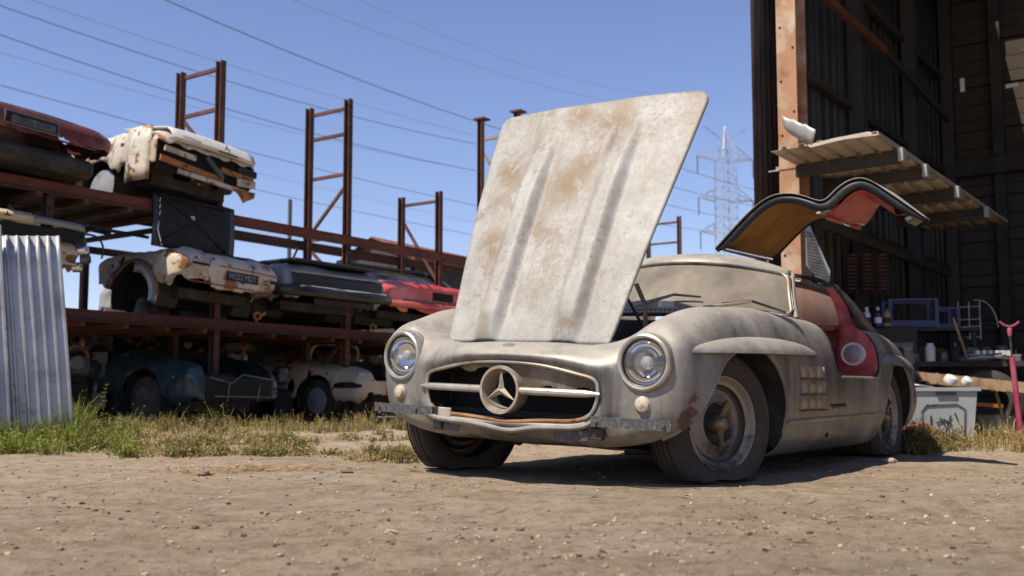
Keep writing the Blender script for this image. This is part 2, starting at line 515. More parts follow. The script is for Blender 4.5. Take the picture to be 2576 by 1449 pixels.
def glass(name, tint, dust, dust_col, rough=0.05, spread=0.12):
    t = NT(name)
    tr = t.new('ShaderNodeBsdfTransparent'); tr.inputs[0].default_value = (*tint, 1)
    gl = t.new('ShaderNodeBsdfGlossy'); gl.inputs['Roughness'].default_value = rough
    gl.inputs['Color'].default_value = (0.9, 0.9, 0.9, 1)
    lw = t.new('ShaderNodeLayerWeight'); lw.inputs[0].default_value = 0.5
    fr = t.math('ADD', t.math('MULTIPLY', t.math('POWER', lw.outputs['Facing'], 4.0), 0.6), 0.045)
    m1 = t.new('ShaderNodeMixShader'); t.L(fr, m1.inputs[0]); t.L(tr.outputs[0], m1.inputs[1]); t.L(gl.outputs[0], m1.inputs[2])
    df = t.new('ShaderNodeBsdfDiffuse'); tl = t.new('ShaderNodeBsdfTranslucent')
    c = t.ramp(t.noise(5, 8, 0.7, co=t.mapping((1, 1, 0.5))), [(0.32, tuple(q * 0.68 for q in dust_col)), (0.68, dust_col)])
    t.L(c, df.inputs[0]); t.L(c, tl.inputs[0])
    m2 = t.new('ShaderNodeMixShader'); m2.inputs[0].default_value = 0.4; t.L(df.outputs[0], m2.inputs[1]); t.L(tl.outputs[0], m2.inputs[2])
    m3 = t.new('ShaderNodeMixShader')
    t.L(t.rng(t.noise(2.6, 8, 0.68, co=t.mapping((1, 2.2, 0.9), (0.5, 0, 0.2))), 0.32, 0.66, max(0, dust - spread), min(1, dust + 0.1)), m3.inputs[0])
    t.L(m1.outputs[0], m3.inputs[1]); t.L(m2.outputs[0], m3.inputs[2])
    t.L(m3.outputs[0], t.t.nodes['Material Output'].inputs[0])
    return t.m
M['windshield'] = glass('dust_covered_glass', (0.75, 0.72, 0.66), 0.90, (0.42, 0.37, 0.305), 0.05, 0.24)
M['rearglass'] = glass('pinkish_dusty_glass', (0.8, 0.7, 0.64), 0.88, (0.62, 0.43, 0.34))
M['lens'] = glass('headlight_glass', (0.96, 0.96, 0.95), 0.02, (0.45, 0.4, 0.33), 0.02)
M['carglass'] = glass('old_car_glass', (0.25, 0.30, 0.30), 0.16, (0.3, 0.28, 0.25), 0.03)
t = NT('lamp_reflector'); M['reflector'] = t.done((0.80, 0.79, 0.77), t.rng(t.noise(30, 3), 0.3, 0.8, 0.03, 0.10), 1.0)

# yard materials
M['rack'] = patchy('rusted_rack_steel', (0.105, 0.042, 0.026), [((0.05, 0.025, 0.018), 5, 0.45, 0.65), ((0.22, 0.10, 0.045), 9, 0.6, 0.75)], 0.8, bump=0.3, bs=60, co='world')
M['rackred'] = patchy('red_oxide_steel', (0.14, 0.042, 0.027), [((0.09, 0.03, 0.02), 4, 0.45, 0.65), ((0.25, 0.13, 0.06), 10, 0.62, 0.72)], 0.75, bump=0.3, bs=60, co='world')
M['rackyellow'] = patchy('faded_yellow_steel', (0.27, 0.20, 0.085), [((0.12, 0.07, 0.03), 7, 0.5, 0.65)], 0.7, bump=0.2, co='world')
M['whiterust'] = patchy('rusting_white_paint', (0.54, 0.485, 0.40), [((0.40, 0.31, 0.21), 3.2, 0.47, 0.60), ((0.25, 0.105, 0.035), 4.2, 0.55, 0.60, 8), ((0.06, 0.027, 0.018), 7, 0.60, 0.64, 8)], 0.5, bump=0.15, bs=30)
M['whitesolid'] = patchy('faded_white_paint', (0.56, 0.53, 0.48), [((0.42, 0.38, 0.33), 3, 0.52, 0.66), ((0.22, 0.10, 0.04), 6, 0.66, 0.7, 8)], 0.42, bump=0.1)
M['cream'] = patchy('cream_car_paint', (0.50, 0.40, 0.27), [((0.45, 0.35, 0.23), 3, 0.5, 0.65), ((0.16, 0.07, 0.03), 8, 0.67, 0.7, 8)], 0.45, bump=0.1)
M['maroon'] = patchy('oxidised_maroon_paint', (0.115, 0.026, 0.022), [((0.27, 0.105, 0.085), 2.0, 0.52, 0.68), ((0.05, 0.014, 0.012), 3.5, 0.52, 0.66), ((0.30, 0.15, 0.07), 9, 0.68, 0.72)], 0.45, bump=0.15)
M['grey'] = patchy('weathered_grey_paint', (0.23, 0.235, 0.24), [((0.15, 0.15, 0.15), 3, 0.5, 0.66)], 0.4, bump=0.1)
M['carred'] = patchy('sun_faded_red_paint', (0.55, 0.055, 0.05), [((0.62, 0.20, 0.17), 1.6, 0.45, 0.62)], 0.35, bump=0.05)
M['teal'] = patchy('dark_teal_paint', (0.018, 0.042, 0.05), [((0.05, 0.06, 0.06), 4, 0.52, 0.7), ((0.12, 0.06, 0.03), 8, 0.66, 0.7)], 0.3, bump=0.05)
M['rustpanel'] = patchy('rusted_sheet', (0.22, 0.075, 0.03), [((0.10, 0.035, 0.02), 3, 0.5, 0.65), ((0.32, 0.15, 0.06), 7, 0.6, 0.7)], 0.85, bump=0.3)
M['rustiron'] = patchy('rust_orange_iron', (0.34, 0.15, 0.045), [((0.14, 0.05, 0.02), 12, 0.48, 0.62)], 0.85, bump=0.4)
M['galv'] = patchy('galvanised_sheet', (0.37, 0.37, 0.385), [((0.25, 0.25, 0.27), 2.5, 0.48, 0.66), ((0.25, 0.20, 0.14), 5, 0.58, 0.72), ((0.16, 0.09, 0.05), 14, 0.68, 0.71)], 0.42, 0.35, bump=0.06)
M['steelgrey'] = patchy('grey_scrap_metal', (0.13, 0.13, 0.135), [((0.05, 0.045, 0.04), 6, 0.45, 0.62), ((0.30, 0.29, 0.28), 14, 0.6, 0.7)], 0.5, 0.4, bump=0.2)
M['plate'] = patchy('dark_number_plate', (0.010, 0.013, 0.035), [((0.05, 0.05, 0.06), 12, 0.6, 0.75)], 0.4, bump=0)
M['platechar'] = patchy('plate_lettering', (0.30, 0.31, 0.33), [((0.12, 0.12, 0.13), 18, 0.48, 0.65)], 0.5, bump=0)

# shed materials
M['siding'] = patchy('dark_rusty_siding', (0.040, 0.024, 0.019), [((0.075, 0.030, 0.024), 1.2, 0.5, 0.7), ((0.015, 0.012, 0.011), 3, 0.5, 0.7)], 0.7, bump=0.15)
M['siding_in'] = patchy('dark_siding', (0.030, 0.030, 0.032), [((0.05, 0.04, 0.036), 2, 0.5, 0.7)], 0.65, bump=0.1)  # dark grey tone of the inner walls, posts and roof
M['post'] = patchy('orange_primer_steel', (0.34, 0.175, 0.088), [((0.48, 0.38, 0.28), 2.2, 0.48, 0.66), ((0.23, 0.085, 0.04), 3.5, 0.55, 0.7)], 0.6, bump=0.1)
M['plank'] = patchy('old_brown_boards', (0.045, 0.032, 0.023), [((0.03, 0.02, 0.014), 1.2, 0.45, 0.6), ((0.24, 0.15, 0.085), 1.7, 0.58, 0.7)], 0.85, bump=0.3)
M['plankdark'] = patchy('dark_boards', (0.042, 0.037, 0.035), [((0.02, 0.018, 0.017), 3, 0.45, 0.65)], 0.85, bump=0.3)  # dark grey tone for boards, studs and purlins
M['lumber'] = patchy('weathered_lumber', (0.33, 0.215, 0.12), [((0.19, 0.11, 0.06), 6, 0.48, 0.62), ((0.48, 0.36, 0.22), 9, 0.62, 0.72)], 0.85, bump=0.3)
M['awning'] = patchy('beige_roof_sheet', (0.34, 0.285, 0.22), [((0.19, 0.14, 0.10), 2.5, 0.5, 0.7)], 0.55, bump=0.05)
M['awningtop'] = patchy('pale_steel_flashing', (0.32, 0.315, 0.30), [((0.40, 0.34, 0.27), 4, 0.55, 0.7)], 0.4, 0.2, bump=0.03)
M['bin'] = patchy('grey_plastic_bin', (0.27, 0.285, 0.285), [((0.27, 0.28, 0.27), 5, 0.5, 0.65), ((0.12, 0.12, 0.12), 11, 0.66, 0.70)], 0.5, bump=0.05)
M['pink'] = patchy('pink_painted_steel', (0.33, 0.03, 0.085), [((0.36, 0.14, 0.17), 4, 0.45, 0.7), ((0.07, 0.03, 0.03), 14, 0.6, 0.7)], 0.45, bump=0.05)
M['blue'] = patchy('blue_plastic', (0.016, 0.020, 0.12), [((0.05, 0.05, 0.12), 6, 0.55, 0.7)], 0.45, bump=0.05)
M['white'] = patchy('dirty_white_plastic', (0.55, 0.54, 0.51), [((0.36, 0.33, 0.28), 10, 0.55, 0.7)], 0.45, bump=0.05)
M['wire'] = patchy('cable_grey', (0.055, 0.065, 0.085), [], 0.6, bump=0)
M['pylon'] = patchy('haze_tinted_lattice', (0.36, 0.38, 0.43), [((0.20, 0.22, 0.27), 0.3, 0.5, 0.6)], 0.5, 0.2, bump=0)  # pale blue-grey put in for the haze of distance
M['pole'] = patchy('grey_pole', (0.07, 0.075, 0.07), [], 0.8, bump=0.1)
# ------------------------------------------------------------------ ground
def vnoise(x, y, s, seed=0):
    """Smooth value noise."""
    g = np.random.default_rng(seed).random((64, 64))
    xs, ys = x / s + 31.7, y / s + 17.3
    xi, yi = np.floor(xs).astype(int), np.floor(ys).astype(int)
    fx, fy = xs - xi, ys - yi
    fx, fy = fx * fx * (3 - 2 * fx), fy * fy * (3 - 2 * fy)
    a = g[xi % 64, yi % 64]; b = g[(xi + 1) % 64, yi % 64]; c = g[xi % 64, (yi + 1) % 64]; d = g[(xi + 1) % 64, (yi + 1) % 64]
    return (a * (1 - fx) + b * fx) * (1 - fy) + (c * (1 - fx) + d * fx) * fy - .5

def ground_z(x, y):
    x, y = np.asarray(x, float), np.asarray(y, float)
    z = .030 * vnoise(x, y, 1.3, 1) + .016 * vnoise(x, y, .42, 2) + .015 * vnoise(x, y, .16, 3) + .010 * vnoise(x, y, .075, 4)
    near = np.exp(-((x - 1.0) / 2.2) ** 2 - ((y - 5.6) / 1.6) ** 2)
    z *= 1 - .62 * near
    tr = (y - 3.05 - .16 * x - .05 * np.sin(x * 1.7))
    z -= .016 * np.exp(-(tr / .11) ** 2) + .013 * np.exp(-((tr + .62) / .12) ** 2)
    z += .008 * np.exp(-((tr - .2) / .08) ** 2)
    # low bank where the weeds grow beyond the car
    dd = (y - 6.6 - .12 * (x + 1) - .25 * np.sin(x * 1.1))
    z += .055 * np.clip(dd / 1.2, 0, 1) * np.clip((5 - x) / 2, 0, 1) * np.clip((14 - y) / 4, 0, 1) * (x < 5)
    return z - .004

def axis(lo, hi, dense_lo, dense_hi, st):
    a = list(np.arange(dense_lo, dense_hi + 1e-6, st))
    v, k = dense_lo, st
    left = []
    while v > lo:
        k *= 1.35; v -= k; left.append(max(v, lo))
    v, k = dense_hi, st
    right = []
    while v < hi:
        k *= 1.35; v += k; right.append(min(v, hi))
    return np.array(left[::-1] + a + right)
gx, gy = axis(-900, 900, -5.5, 5.0, .04), axis(-60, 1600, .9, 9.5, .036)
GX, GY = np.meshgrid(gx, gy, indexing='ij')
far = np.clip((np.hypot(GX, GY) - 14) / 30, 0, 1)
GZ = ground_z(GX, GY) * (1 - far)
t = NT('dry_dirt')
n1 = t.noise(.55, 6, .6); n2 = t.noise(4.5, 8, .68); n3 = t.noise(30, 8, .8); n4 = t.noise(120, 5, .75)
c = t.ramp(n1, [(.28, (.27, .195, .128)), (.5, (.40, .305, .212)), (.72, (.47, .385, .285))])
c = t.mix(t.rng(n2, .35, .75, 0, .75), c, (.46, .355, .245))
c = t.mix(t.rng(t.noise(1.3, 5, .6, co=t.mapping((1, 1, 1), (0, 0, 1.3))), .52, .70, 0, .6), c, (.40, .355, .285))
c = t.mix(t.rng(n3, .52, .66, 0, .85), c, (.15, .104, .068))
c = t.mix(t.rng(n3, .38, .28, 0, .85), c, (.50, .43, .335))
n5 = t.noise(8.5, 10, .78)
c = t.mix(t.rng(n5, .50, .64, 0, .8), c, (.20, .140, .092))
c = t.mix(t.rng(n5, .46, .34, 0, .7), c, (.52, .435, .33))
trk = t.noise(1.1, 5, .6, co=t.mapping((.22, 1.6, 1), (0, 0, .5)))
c = t.mix(t.rng(trk, .52, .68, 0, .35), c, (.19, .135, .088))
c = t.mix(t.rng(trk, .42, .30, 0, .3), c, (.44, .36, .265))
c = t.mix(t.rng(n4, .57, .68, 0, .7), c, (.12, .085, .06))
c = t.mix(t.rng(n4, .40, .30, 0, .6), c, (.52, .45, .36))
grit = t.rng(t.voro(55), .12, .04)
c = t.mix(t.math('MULTIPLY', grit, t.rng(n2, .4, .6)), c, (.40, .36, .31))
gain = t.new('ShaderNodeMix'); gain.data_type = 'RGBA'; gain.blend_type = 'MULTIPLY'; gain.inputs['Factor'].default_value = 1.0
t.L(c, gain.inputs[6]); gain.inputs[7].default_value = (1.16, 1.155, 1.15, 1)
c = gain.outputs[2]
bp = t.bump(n3, .8, .016); bp = t.bump(n4, .8, .006, bp)
bp = t.bump(t.math('ADD', n2, t.math('MULTIPLY', grit, .15)), .8, .04, bp)
bp = t.bump(n5, .8, .03, bp)
M['dirt'] = t.done(c, .95, 0, bp, Specular_IOR_Level=.15)
gm = bpy.data.meshes.new('ground')
gm.from_pydata(np.stack([GX, GY, GZ], -1).reshape(-1, 3).tolist(), [], grid_quads(len(gx), len(gy)).tolist())
ground = finish('ground', gm, M['dirt'], None, 89)
tag(ground, kind='structure')

# loose stones, crumbs of earth and straw
def pebbles(name, n, region, r0, r1, mat, seed, flat=.6):
    g = np.random.default_rng(seed)
    ico = bmesh.new(); bmesh.ops.create_icosphere(ico, subdivisions=1, radius=1)
    iv = np.array([v.co[:] for v in ico.verts]); itf = np.array([[v.index for v in f.verts] for f in ico.faces]); ico.free()
    vs, fs = [], []
    for k in range(n):
        # more of them close to the camera on screen: uniform in 1/depth
        y = 1 / g.uniform(1 / region[3], 1 / region[2]); x = g.uniform(region[0], region[1]) * max(1, y / 3.2)
        if float(vnoise(np.array(x), np.array(y), .55, 71)) + .5 < .75 * g.random(): continue
        r = r0 * (r1 / r0) ** (g.random() ** 2.6) * min(1.0, .35 + y / 4.5)
        a = g.uniform(0, 6.28)
        v = iv * (1 + .45 * (g.random((len(iv), 1)) - .5)) * [r * g.uniform(.8, 1.4), r, r * flat]
        v = v @ np.array([[math.cos(a), -math.sin(a), 0], [math.sin(a), math.cos(a), 0], [0, 0, 1]])
        z = float(ground_z(x, y))
        fs.append(itf + len(vs) * len(iv)); vs.append(v + [x, y, z + r * .25])
    return tag(raw(name, np.concatenate(vs), np.concatenate(fs), mat, None, 0), 'small loose stones and crumbs scattered over the dirt yard' if 'gravel' in name else 'dark earth crumbs and cinders scattered over the dirt yard', 'gravel', kind='stuff')
t = NT('mixed_stones'); M['stone'] = t.done(t.ramp(t.island(), [(0, (.16, .115, .08)), (.5, (.34, .25, .175)), (.94, (.42, .33, .24)), (1, (.48, .42, .35))]), .9)
t = NT('earth_crumbs'); M['crumb'] = t.done(t.ramp(t.island(), [(0, (.045, .033, .024)), (.3, (.13, .092, .062)), (1, (.27, .20, .135))]), .95)
pebbles('gravel', 13000, (-1.75, 1.75, 1.05, 8.0), .0013, .010, M['stone'], 11)
pebbles('earth_crumbs', 11000, (-1.75, 1.75, 1.05, 8.0), .0013, .011, M['crumb'], 12)
# clods of soil lying out on the open ground
for k, (u, v, r, lb) in enumerate(((512, 1191, .028, 'dark clod of earth beside the orange straw on the dirt'), (875, 1188, .026, 'dark clod of earth on the bare dirt near the front tyre'), (2240, 1162, .030, 'pale stone block lying on the edge of the car shadow'), (985, 1323, .016, 'whitish stone in the middle of the bare foreground dirt'))):
    y = (CAM_H * FPX) / (v - HOR)
    p = at(u, v, y)
    m_ = MB().ell((0, 0, 0), (r * 1.3, r, r * .55), 9, 6)
    vv = np.concatenate(m_.v); vv *= (1 + .7 * (np.random.default_rng(k).random((len(vv), 1)) - .5)); m_.v = [vv]
    o = m_.build('clod_of_earth' if k < 2 else 'stone', M['crumb'] if k < 2 else M['stone'], None, 0)
    o.location = (p.x, p.y, float(ground_z(p.x, p.y)) + r * .35)
    tag(o, lb, 'clod' if k < 2 else 'stone')
def straw(name, n, cx, cy, sx, sy, mat, label, seed):
    g = np.random.default_rng(seed); vs, fs = [], []
    for k in range(n):
        x, y = g.normal(cx, sx), g.normal(cy, sy); a = g.uniform(0, 3.14); l = g.uniform(.02, .09); w = g.uniform(.0008, .002)
        d = np.array([math.cos(a), math.sin(a), 0]); e = np.array([-d[1], d[0], 0]) * w
        z = float(ground_z(x, y)) + g.uniform(.003, .016)
        c = np.array([x, y, z]); b = len(vs)
        dz = np.array([0, 0, g.uniform(-.006, .012)])
        vs += [c - d * l / 2 - e, c - d * l / 2 + e, c + d * l / 2 + e + dz, c + d * l / 2 - e + dz, c + [0, 0, w * 2]]
        fs += [(b, b + 1, b + 4), (b + 1, b + 2, b + 4), (b + 2, b + 3, b + 4), (b + 3, b, b + 4)]
    return tag(raw(name, vs, fs, mat, None, 0), label, 'straw', kind='stuff')
t = NT('straw'); M['straw'] = t.done(t.ramp(t.island(), [(0, (.20, .11, .045)), (.6, (.36, .22, .10)), (1, (.50, .38, .22))]), .9)
t = NT('dark_twigs'); M['twig'] = t.done(t.ramp(t.island(), [(0, (.045, .03, .02)), (1, (.17, .12, .075))]), .95)
p = at(610, 1183, 5.2)
straw('dry_straw', 420, p.x, p.y, .22, .09, M['straw'], 'orange dry straw lying flat on the dirt by the weeds', 5)
straw('twig_litter', 170, .2, 4.0, 1.9, 1.7, M['twig'], 'fine dark twigs and stalks strewn over the bare dirt', 6)
# ------------------------------------------------------------------ storage rack of rusty steel with scrapped cars
UA = R(35)
UX, UY = math.sin(UA), math.cos(UA)                 # along the rack
WX, WY = math.cos(UA), -math.sin(UA)                # out of the rack, towards the yard
P0 = (-3.66, 13.0)
def rk(s, t, z): return Vector((P0[0] + UX * s + WX * t, P0[1] + UY * s + WY * t, z))
def s_at(u, t, z):
    """Distance along the rack whose point (t, z) is seen in picture column u."""
    k = (u - 1288) / FPX; c, sn = math.cos(PITCH), math.sin(PITCH)
    # X0+UX s+WX t = k ( (Y0+UY s+WY t) c + (z-h) sn )
    return (k * ((P0[1] + WY * t) * c + (z - CAM_H) * sn) - P0[0] - WX * t) / (UX - k * UY * c)
RZ = -UA                                            # local +X looks out of the rack, +Y runs along it

rack = thing('storage_rack', 'long rusty steel pallet rack holding scrapped cars on two levels', 'rack', rk(0, 0, 0), RZ)
def rloc(s, t, z): return V3((t, s, z))
DEP = .80
SH1, SH2 = 1.27, 2.62
def frame(root, s, top, holes, rungs, diags, w=.10, mat='rack', rl=rloc, base=0.0, cap=False, mat2=None):
    for t_ in (0, -DEP):
        h = top if t_ == 0 else top - .01
        m_ = MB()
        # open channel post: web and two flanges
        m_.box(rl(s, t_, (base + h) / 2), (w, .02, h - base))
        m_.box(rl(s - w * .38, t_ - w * .45, (base + h) / 2), (.012, w * .75, h - base)).box(rl(s - w * .38, t_ + w * .45, (base + h) / 2), (.012, w * .75, h - base))
        po = m_.build('post', M[mat], root, 0)
        if cap: MB().box(rl(s, t_, h + .015), (w * 2.2, w * 2.2, .03)).build('post_cap', M[mat], root, 0)
        if holes and t_ == 0:
            hm = MB()
            for z in np.arange(.3, h - .1, .10): hm.box(rl(s - w * .40, t_ + w * .45, z), (.022, .022, .04))
            tag(hm.build('slot_holes', M['void'], po, 0), kind='stuff')
    for z in rungs:
        MB().bar(rl(s, -.03, z), rl(s, -DEP + .03, z), .045, .045).build('rung', M[mat2 or mat], root, 0)
    for (z0, z1, d) in diags:
        a, b = (0, -DEP) if d > 0 else (-DEP, 0)
        MB().bar(rl(s, a - .03 * d, z0), rl(s, b + .03 * d, z1), .04, .04).build('brace', M[mat2 or mat], root, 0)
sA = 0.0; sB = s_at(877, 0, 3.0); sC = s_at(1107, 0, 3.0); sA_ = s_at(556, 0, 3.5)
frame(rack, s_at(125, 0, 2.2), 2.60, True, (1.0, 1.9), ((.3, .95, 1),))
frame(rack, sA_, 4.66, False, (4.58, 4.05, 3.2, 2.3, 1.6), ((4.0, 3.3, -1), (2.2, 1.7, 1)))
frame(rack, sB, 4.72, True, (4.60, 4.22, 3.62, 2.70, 1.35, .5), ((3.48, 2.80, 1), (2.55, 1.9, -1), (1.2, .6, 1)))
frame(rack, sC, 3.70, False, (3.55, 2.72, 1.3), ((3.25, 2.2, -1), (1.2, .5, 1)), w=.095)
s0 = s_at(-260, 0, 2.6); s1 = sC + 1.4
for t_, mt in ((.06, 'rackred'), (-DEP - .06, 'rack')):
    for z, sa, sb in ((SH2, s0, s1 + .6), (SH1, s0, s1 + 2.0)):
        MB().box(rloc((sa + sb) / 2, t_, z), (.04, sb - sa, .13)).box(rloc((sa + sb) / 2, t_, z + .06), (.07, sb - sa, .012)).box(rloc((sa + sb) / 2, t_, z - .06), (.07, sb - sa, .012)).build('beam', M[mt], rack, 0)
for k, s in enumerate(np.arange(s0 + .3, s1 + 1.6, .55)):
    if s < sA_ + .2: MB().bar(rloc(s, .10, SH2 - .09), rloc(s, -DEP - 2.2, SH2 - .09), .07, .06).build('cross_bar', M['rack'], rack, 0)
    MB().bar(rloc(s, .10, SH1 - .09), rloc(s, -DEP - 2.2, SH1 - .09), .07, .06).build('cross_bar', M['rackred' if k % 3 == 0 else 'rack'], rack, 0)
for s in (s0 + .2, sA_, sB, sC, s1):
    for z in (SH2 - .15, SH1 - .15):
        MB().box(rloc(s, -DEP - 2.1, z / 2), (.09, .09, z)).build('post', M['rack'], rack, 0)
for z in (SH2 - .15, SH1 - .15):
    MB().box(rloc((s0 + s1) / 2, -DEP - 2.1, z), (.06, s1 - s0, .1)).build('beam', M['rack'], rack, 0)
for k, (sa, sb) in enumerate(((s0, s0 + 2.6), (s0 + 2.62, s0 + 5.2), (s0 + 5.22, s0 + 7.8), (s0 + 7.82, s1 + 2.0))):
    MB().box(rloc((sa + sb) / 2, -1.35, SH1 - .048), (3.2, sb - sa, .012)).build('shade_sheet', M['dark'], rack, 0)  # sheets added to keep the sun off the cars below
MB().box(rloc((s0 + sA_) / 2 - .4, -1.4, SH2 - .048), (3.0, sA_ - s0 - .8, .012)).build('shade_sheet', M['dark'], rack, 0)  # upper sheet, likewise added to cast shade
# a bent conduit hanging from the upper beam
a = at(195, 573, 11.2); b = at(372, 600, 12.4)
o = MB().tube(spline1([at(195, 585, 11.1), at(205, 572, 11.15), at(250, 574, 11.5), at(300, 584, 11.8), at(372, 597, 12.3)], 20), .022, 6).build('bent_pipe', M['black'])
tag(o, 'bent black pipe sticking out beside the raised black boot lid', 'pipe')

# two more frames farther along
fr2 = thing('rack_frame', 'tall rack frame with flat caps and yellow braces seen left of the raised bonnet', 'rack frame', rk(s_at(1304, .3, 4.0), .3, 0), RZ)
sD = 0.0
frame(fr2, 0, (.36 + (1002 - 272) / FPX * fr2.location.y), False, (5.0, 3.6, 2.2), ((4.75, 3.7, -1), (3.4, 2.3, 1)), w=.10, rl=lambda s, t_, z: V3((t_, s, z)), cap=True, mat2='rackyellow')
fr3 = thing('rack_frame', 'distant brown rack frame standing between the raised bonnet and the shed', 'rack frame', rk(s_at(1711, 0, 3.5), 0, 0), RZ)
frame(fr3, 0, 4.58, False, (4.45, 3.98, 3.0), (), w=.085, rl=lambda s, t_, z: V3((t_, s, z)))

# ------------------------------------------------------------------ scrapped cars
def shell_mesh(st, n=44, rings=60, arches=(), cut=None, dents=1.0, seed=1, hem=1.0):
    S = []
    zlow = min(q[2] for q in st)
    for x, hw, zb, zt, p in st:
        ring = []
        for k in range(n):
            a = 2 * math.pi * k / n
            ca, sa = math.cos(a), math.sin(a)
            ring.append((x, hw * np.sign(ca) * abs(ca) ** (2 / p), (zb + zt) / 2 + (zt - zb) / 2 * np.sign(sa) * abs(sa) ** (2 / p)))
        ring.append(ring[0])
        S.append(ring)
    G = spline1(S, rings)
    # crumpled by years of stacking
    if dents:
        gx_, gz_ = G[..., 0] * 1.0 + G[..., 1] * 1.3, G[..., 2] * 1.4 + G[..., 1] * .6
        amt = vnoise(gx_, gz_, .34, seed) * .075 + np.abs(vnoise(gx_, gz_, .16, seed + 1)) * .055 + vnoise(gx_ * 1.7, gz_, .09, seed + 2) * .012
        cen = G.mean(1, keepdims=True)
        dv = G - cen; dv /= np.maximum(np.linalg.norm(dv, axis=-1, keepdims=True), 1e-6)
        G = G - dv * (amt * dents)[..., None]
        G[:, -1] = G[:, 0]
    # close both ends
    def cap(r):
        c = r.mean(0)
        return [c + (r - c) * k for k in (.0, .35, .7, .9)]
    A = cap(G[0]); B = cap(G[-1])[::-1]
    G = np.concatenate([A, G, B])
    v, f = G.reshape(-1, 3), grid_tris(G.shape[0], G.shape[1])
    def g(p):
        out = np.full(len(p), 1.0)
        for xa, za, r in arches:
            rx, rz = r if isinstance(r, tuple) else (r, r)
            d = (np.hypot((p[:, 0] - xa) / rx, (p[:, 2] - za) / rz) - 1) * rz
            out = np.minimum(out, np.where(np.abs(p[:, 1]) > .40, d, 1))
        if hem:
            q = p[:, 0] + p[:, 1] * .8
            out = np.minimum(out, p[:, 2] - (zlow + .06 + hem * (.10 + .16 * vnoise(q, p[:, 2] * .4, .23, seed + 5) + .09 * vnoise(q, p[:, 2], .07, seed + 6))))
            hole = .21 - np.maximum(vnoise(q * 1.2, p[:, 2] * 1.1 + 3, .20, seed + 8), 0) * .5 - .03
            out = np.minimum(out, np.where(np.abs(p[:, 1]) > .2, hole * .4, 1))
        if cut is not None: out = np.minimum(out, cut(p))
        return out
    return clip(v, f, g)
def hulk(name, label, s_mid, t_end, z, st, mat, arches=(), cut=None, roll=0.0, yaw=0.0, under=True, dents=1.0):
    root = thing(name, label, 'scrap car', rk(s_mid, t_end, z), RZ + yaw)
    root.rotation_euler.x = roll
    v, f = shell_mesh(st, n=72, rings=90, arches=arches, cut=cut, dents=dents, seed=int(abs(s_mid) * 37) % 900)
    raw('body', v, f, mat, root, 50, .012)
    hw = max(q[1] for q in st) - .05
    L = -min(q[0] for q in st)
    zb = min(q[2] for q in st)
    if under:
        MB().box((-L / 2 - .1, 0, zb + .06), (L - .5, hw * 1.5, .12)).build('chassis', M['dark'], root, 0)
        for xa, za, r in arches:
            rx, rz = r if isinstance(r, tuple) else (r, r)
            for s in (-1, 1):
                P = [[(xa + rx * math.cos(q), s * yy, za + rz * math.sin(q)) for q in np.linspace(-.4, math.pi + .4, 20)] for yy in (hw + .02, hw - .25, .42)]
                MB().surf(P).add([(xa + rx * math.cos(q), s * .42, za + rz * math.sin(q)) for q in np.linspace(-.4, math.pi + .4, 20)], [tuple(range(20))]).build('wheel_tub', M['dark'], root, 0)
            MB().tube([(xa, -hw + .15, za - .05), (xa, hw - .15, za - .05)], .045, 8).build('axle', M['dark'], root)
    return root
def hub_drum(root, x, y, z, r, w, mat, nm='brake_drum'):
    s = 1 if y > 0 else -1
    d = MB().lathe([(-w, r), (0, r), (.006, r * .9), (.004, r * .6), (.02, r * .42), (.022, 0.001)], 24, (x, y, z), (0, s, 0)).build(nm, M[mat], root, 40)
    return d
def star_badge(root, c, r, normal, upv, mat='bright', nm='star_badge'):
    n_ = V3(normal); n_ /= np.linalg.norm(n_); u_ = V3(upv); u_ = u_ - (u_ @ n_) * n_; u_ /= np.linalg.norm(u_); x_ = np.cross(u_, n_)
    m_ = MB()
    for k in range(3):
        a = R(90 + 120 * k)
        m_.bar(V3(c), V3(c) + r * (math.cos(a) * x_ + math.sin(a) * u_), .012, .008, up=tuple(n_))
    return m_.build(nm, M[mat], root, 0)
def squiggle(root, a, b, h, mat='black', nm='script_lettering', r=.004, k=16):
    a, b = V3(a), V3(b)
    pts = [a + (b - a) * q + V3((0, 0, h * math.sin(q * k * 3))) for q in np.linspace(0, 1, 70)]
    return MB().tube(pts, r, 4).build(nm, M[mat], root)

# --- upper level, far left: maroon tail
s1 = s_at(287, .45, 3.05)
c = hulk('scrap_saloon', 'oxidised maroon scrap car with an empty plate recess, on the top rack level', s1 - .87, .45, SH2 + .06,
         [(0, .74, .36, .53, 3.5), (-.05, .83, .30, .60, 4), (-.4, .87, .26, .68, 4), (-1.1, .88, .22, .72, 4), (-2.6, .86, .22, .74, 4), (-4.0, .82, .26, .66, 4), (-4.3, .7, .32, .58, 4)], M['maroon'], [(-1.0, .22, .33), (-3.4, .22, .33)], roll=R(-3.0))
rc = MB().box((.008, -.12, .485), (.035, .56, .125), bevel=.01).build('plate_recess', M['void'], c, 0)
for z in (.552, .418): MB().bar((.028, -.41, z), (.028, .17, z), .012).build('recess_frame', M['bright'], rc, 0)
for y in (-.41, .17): MB().bar((.028, y, .418), (.028, y, .552), .012).build('recess_frame', M['bright'], rc, 0)
MB().box((.024, -.10, .475), (.01, .48, .08)).build('old_plate', M['steelgrey'], rc, 0)
for y, z, r in ((.56, .49, .045), (.66, .40, .032), (.74, .50, .03)):
    MB().lathe([(-.05, r), (.02, r), (.022, r * .7), (.0, 0.001)], 16, (-.03, y, z), (1, .25 if y > .7 else .05, 0)).build('lamp_hole', M['void'], c)
MB().bar((-.01, -.8, .385), (.0, .62, .385), .03, .012).build('waist_crease', M['maroon'], c, 0)
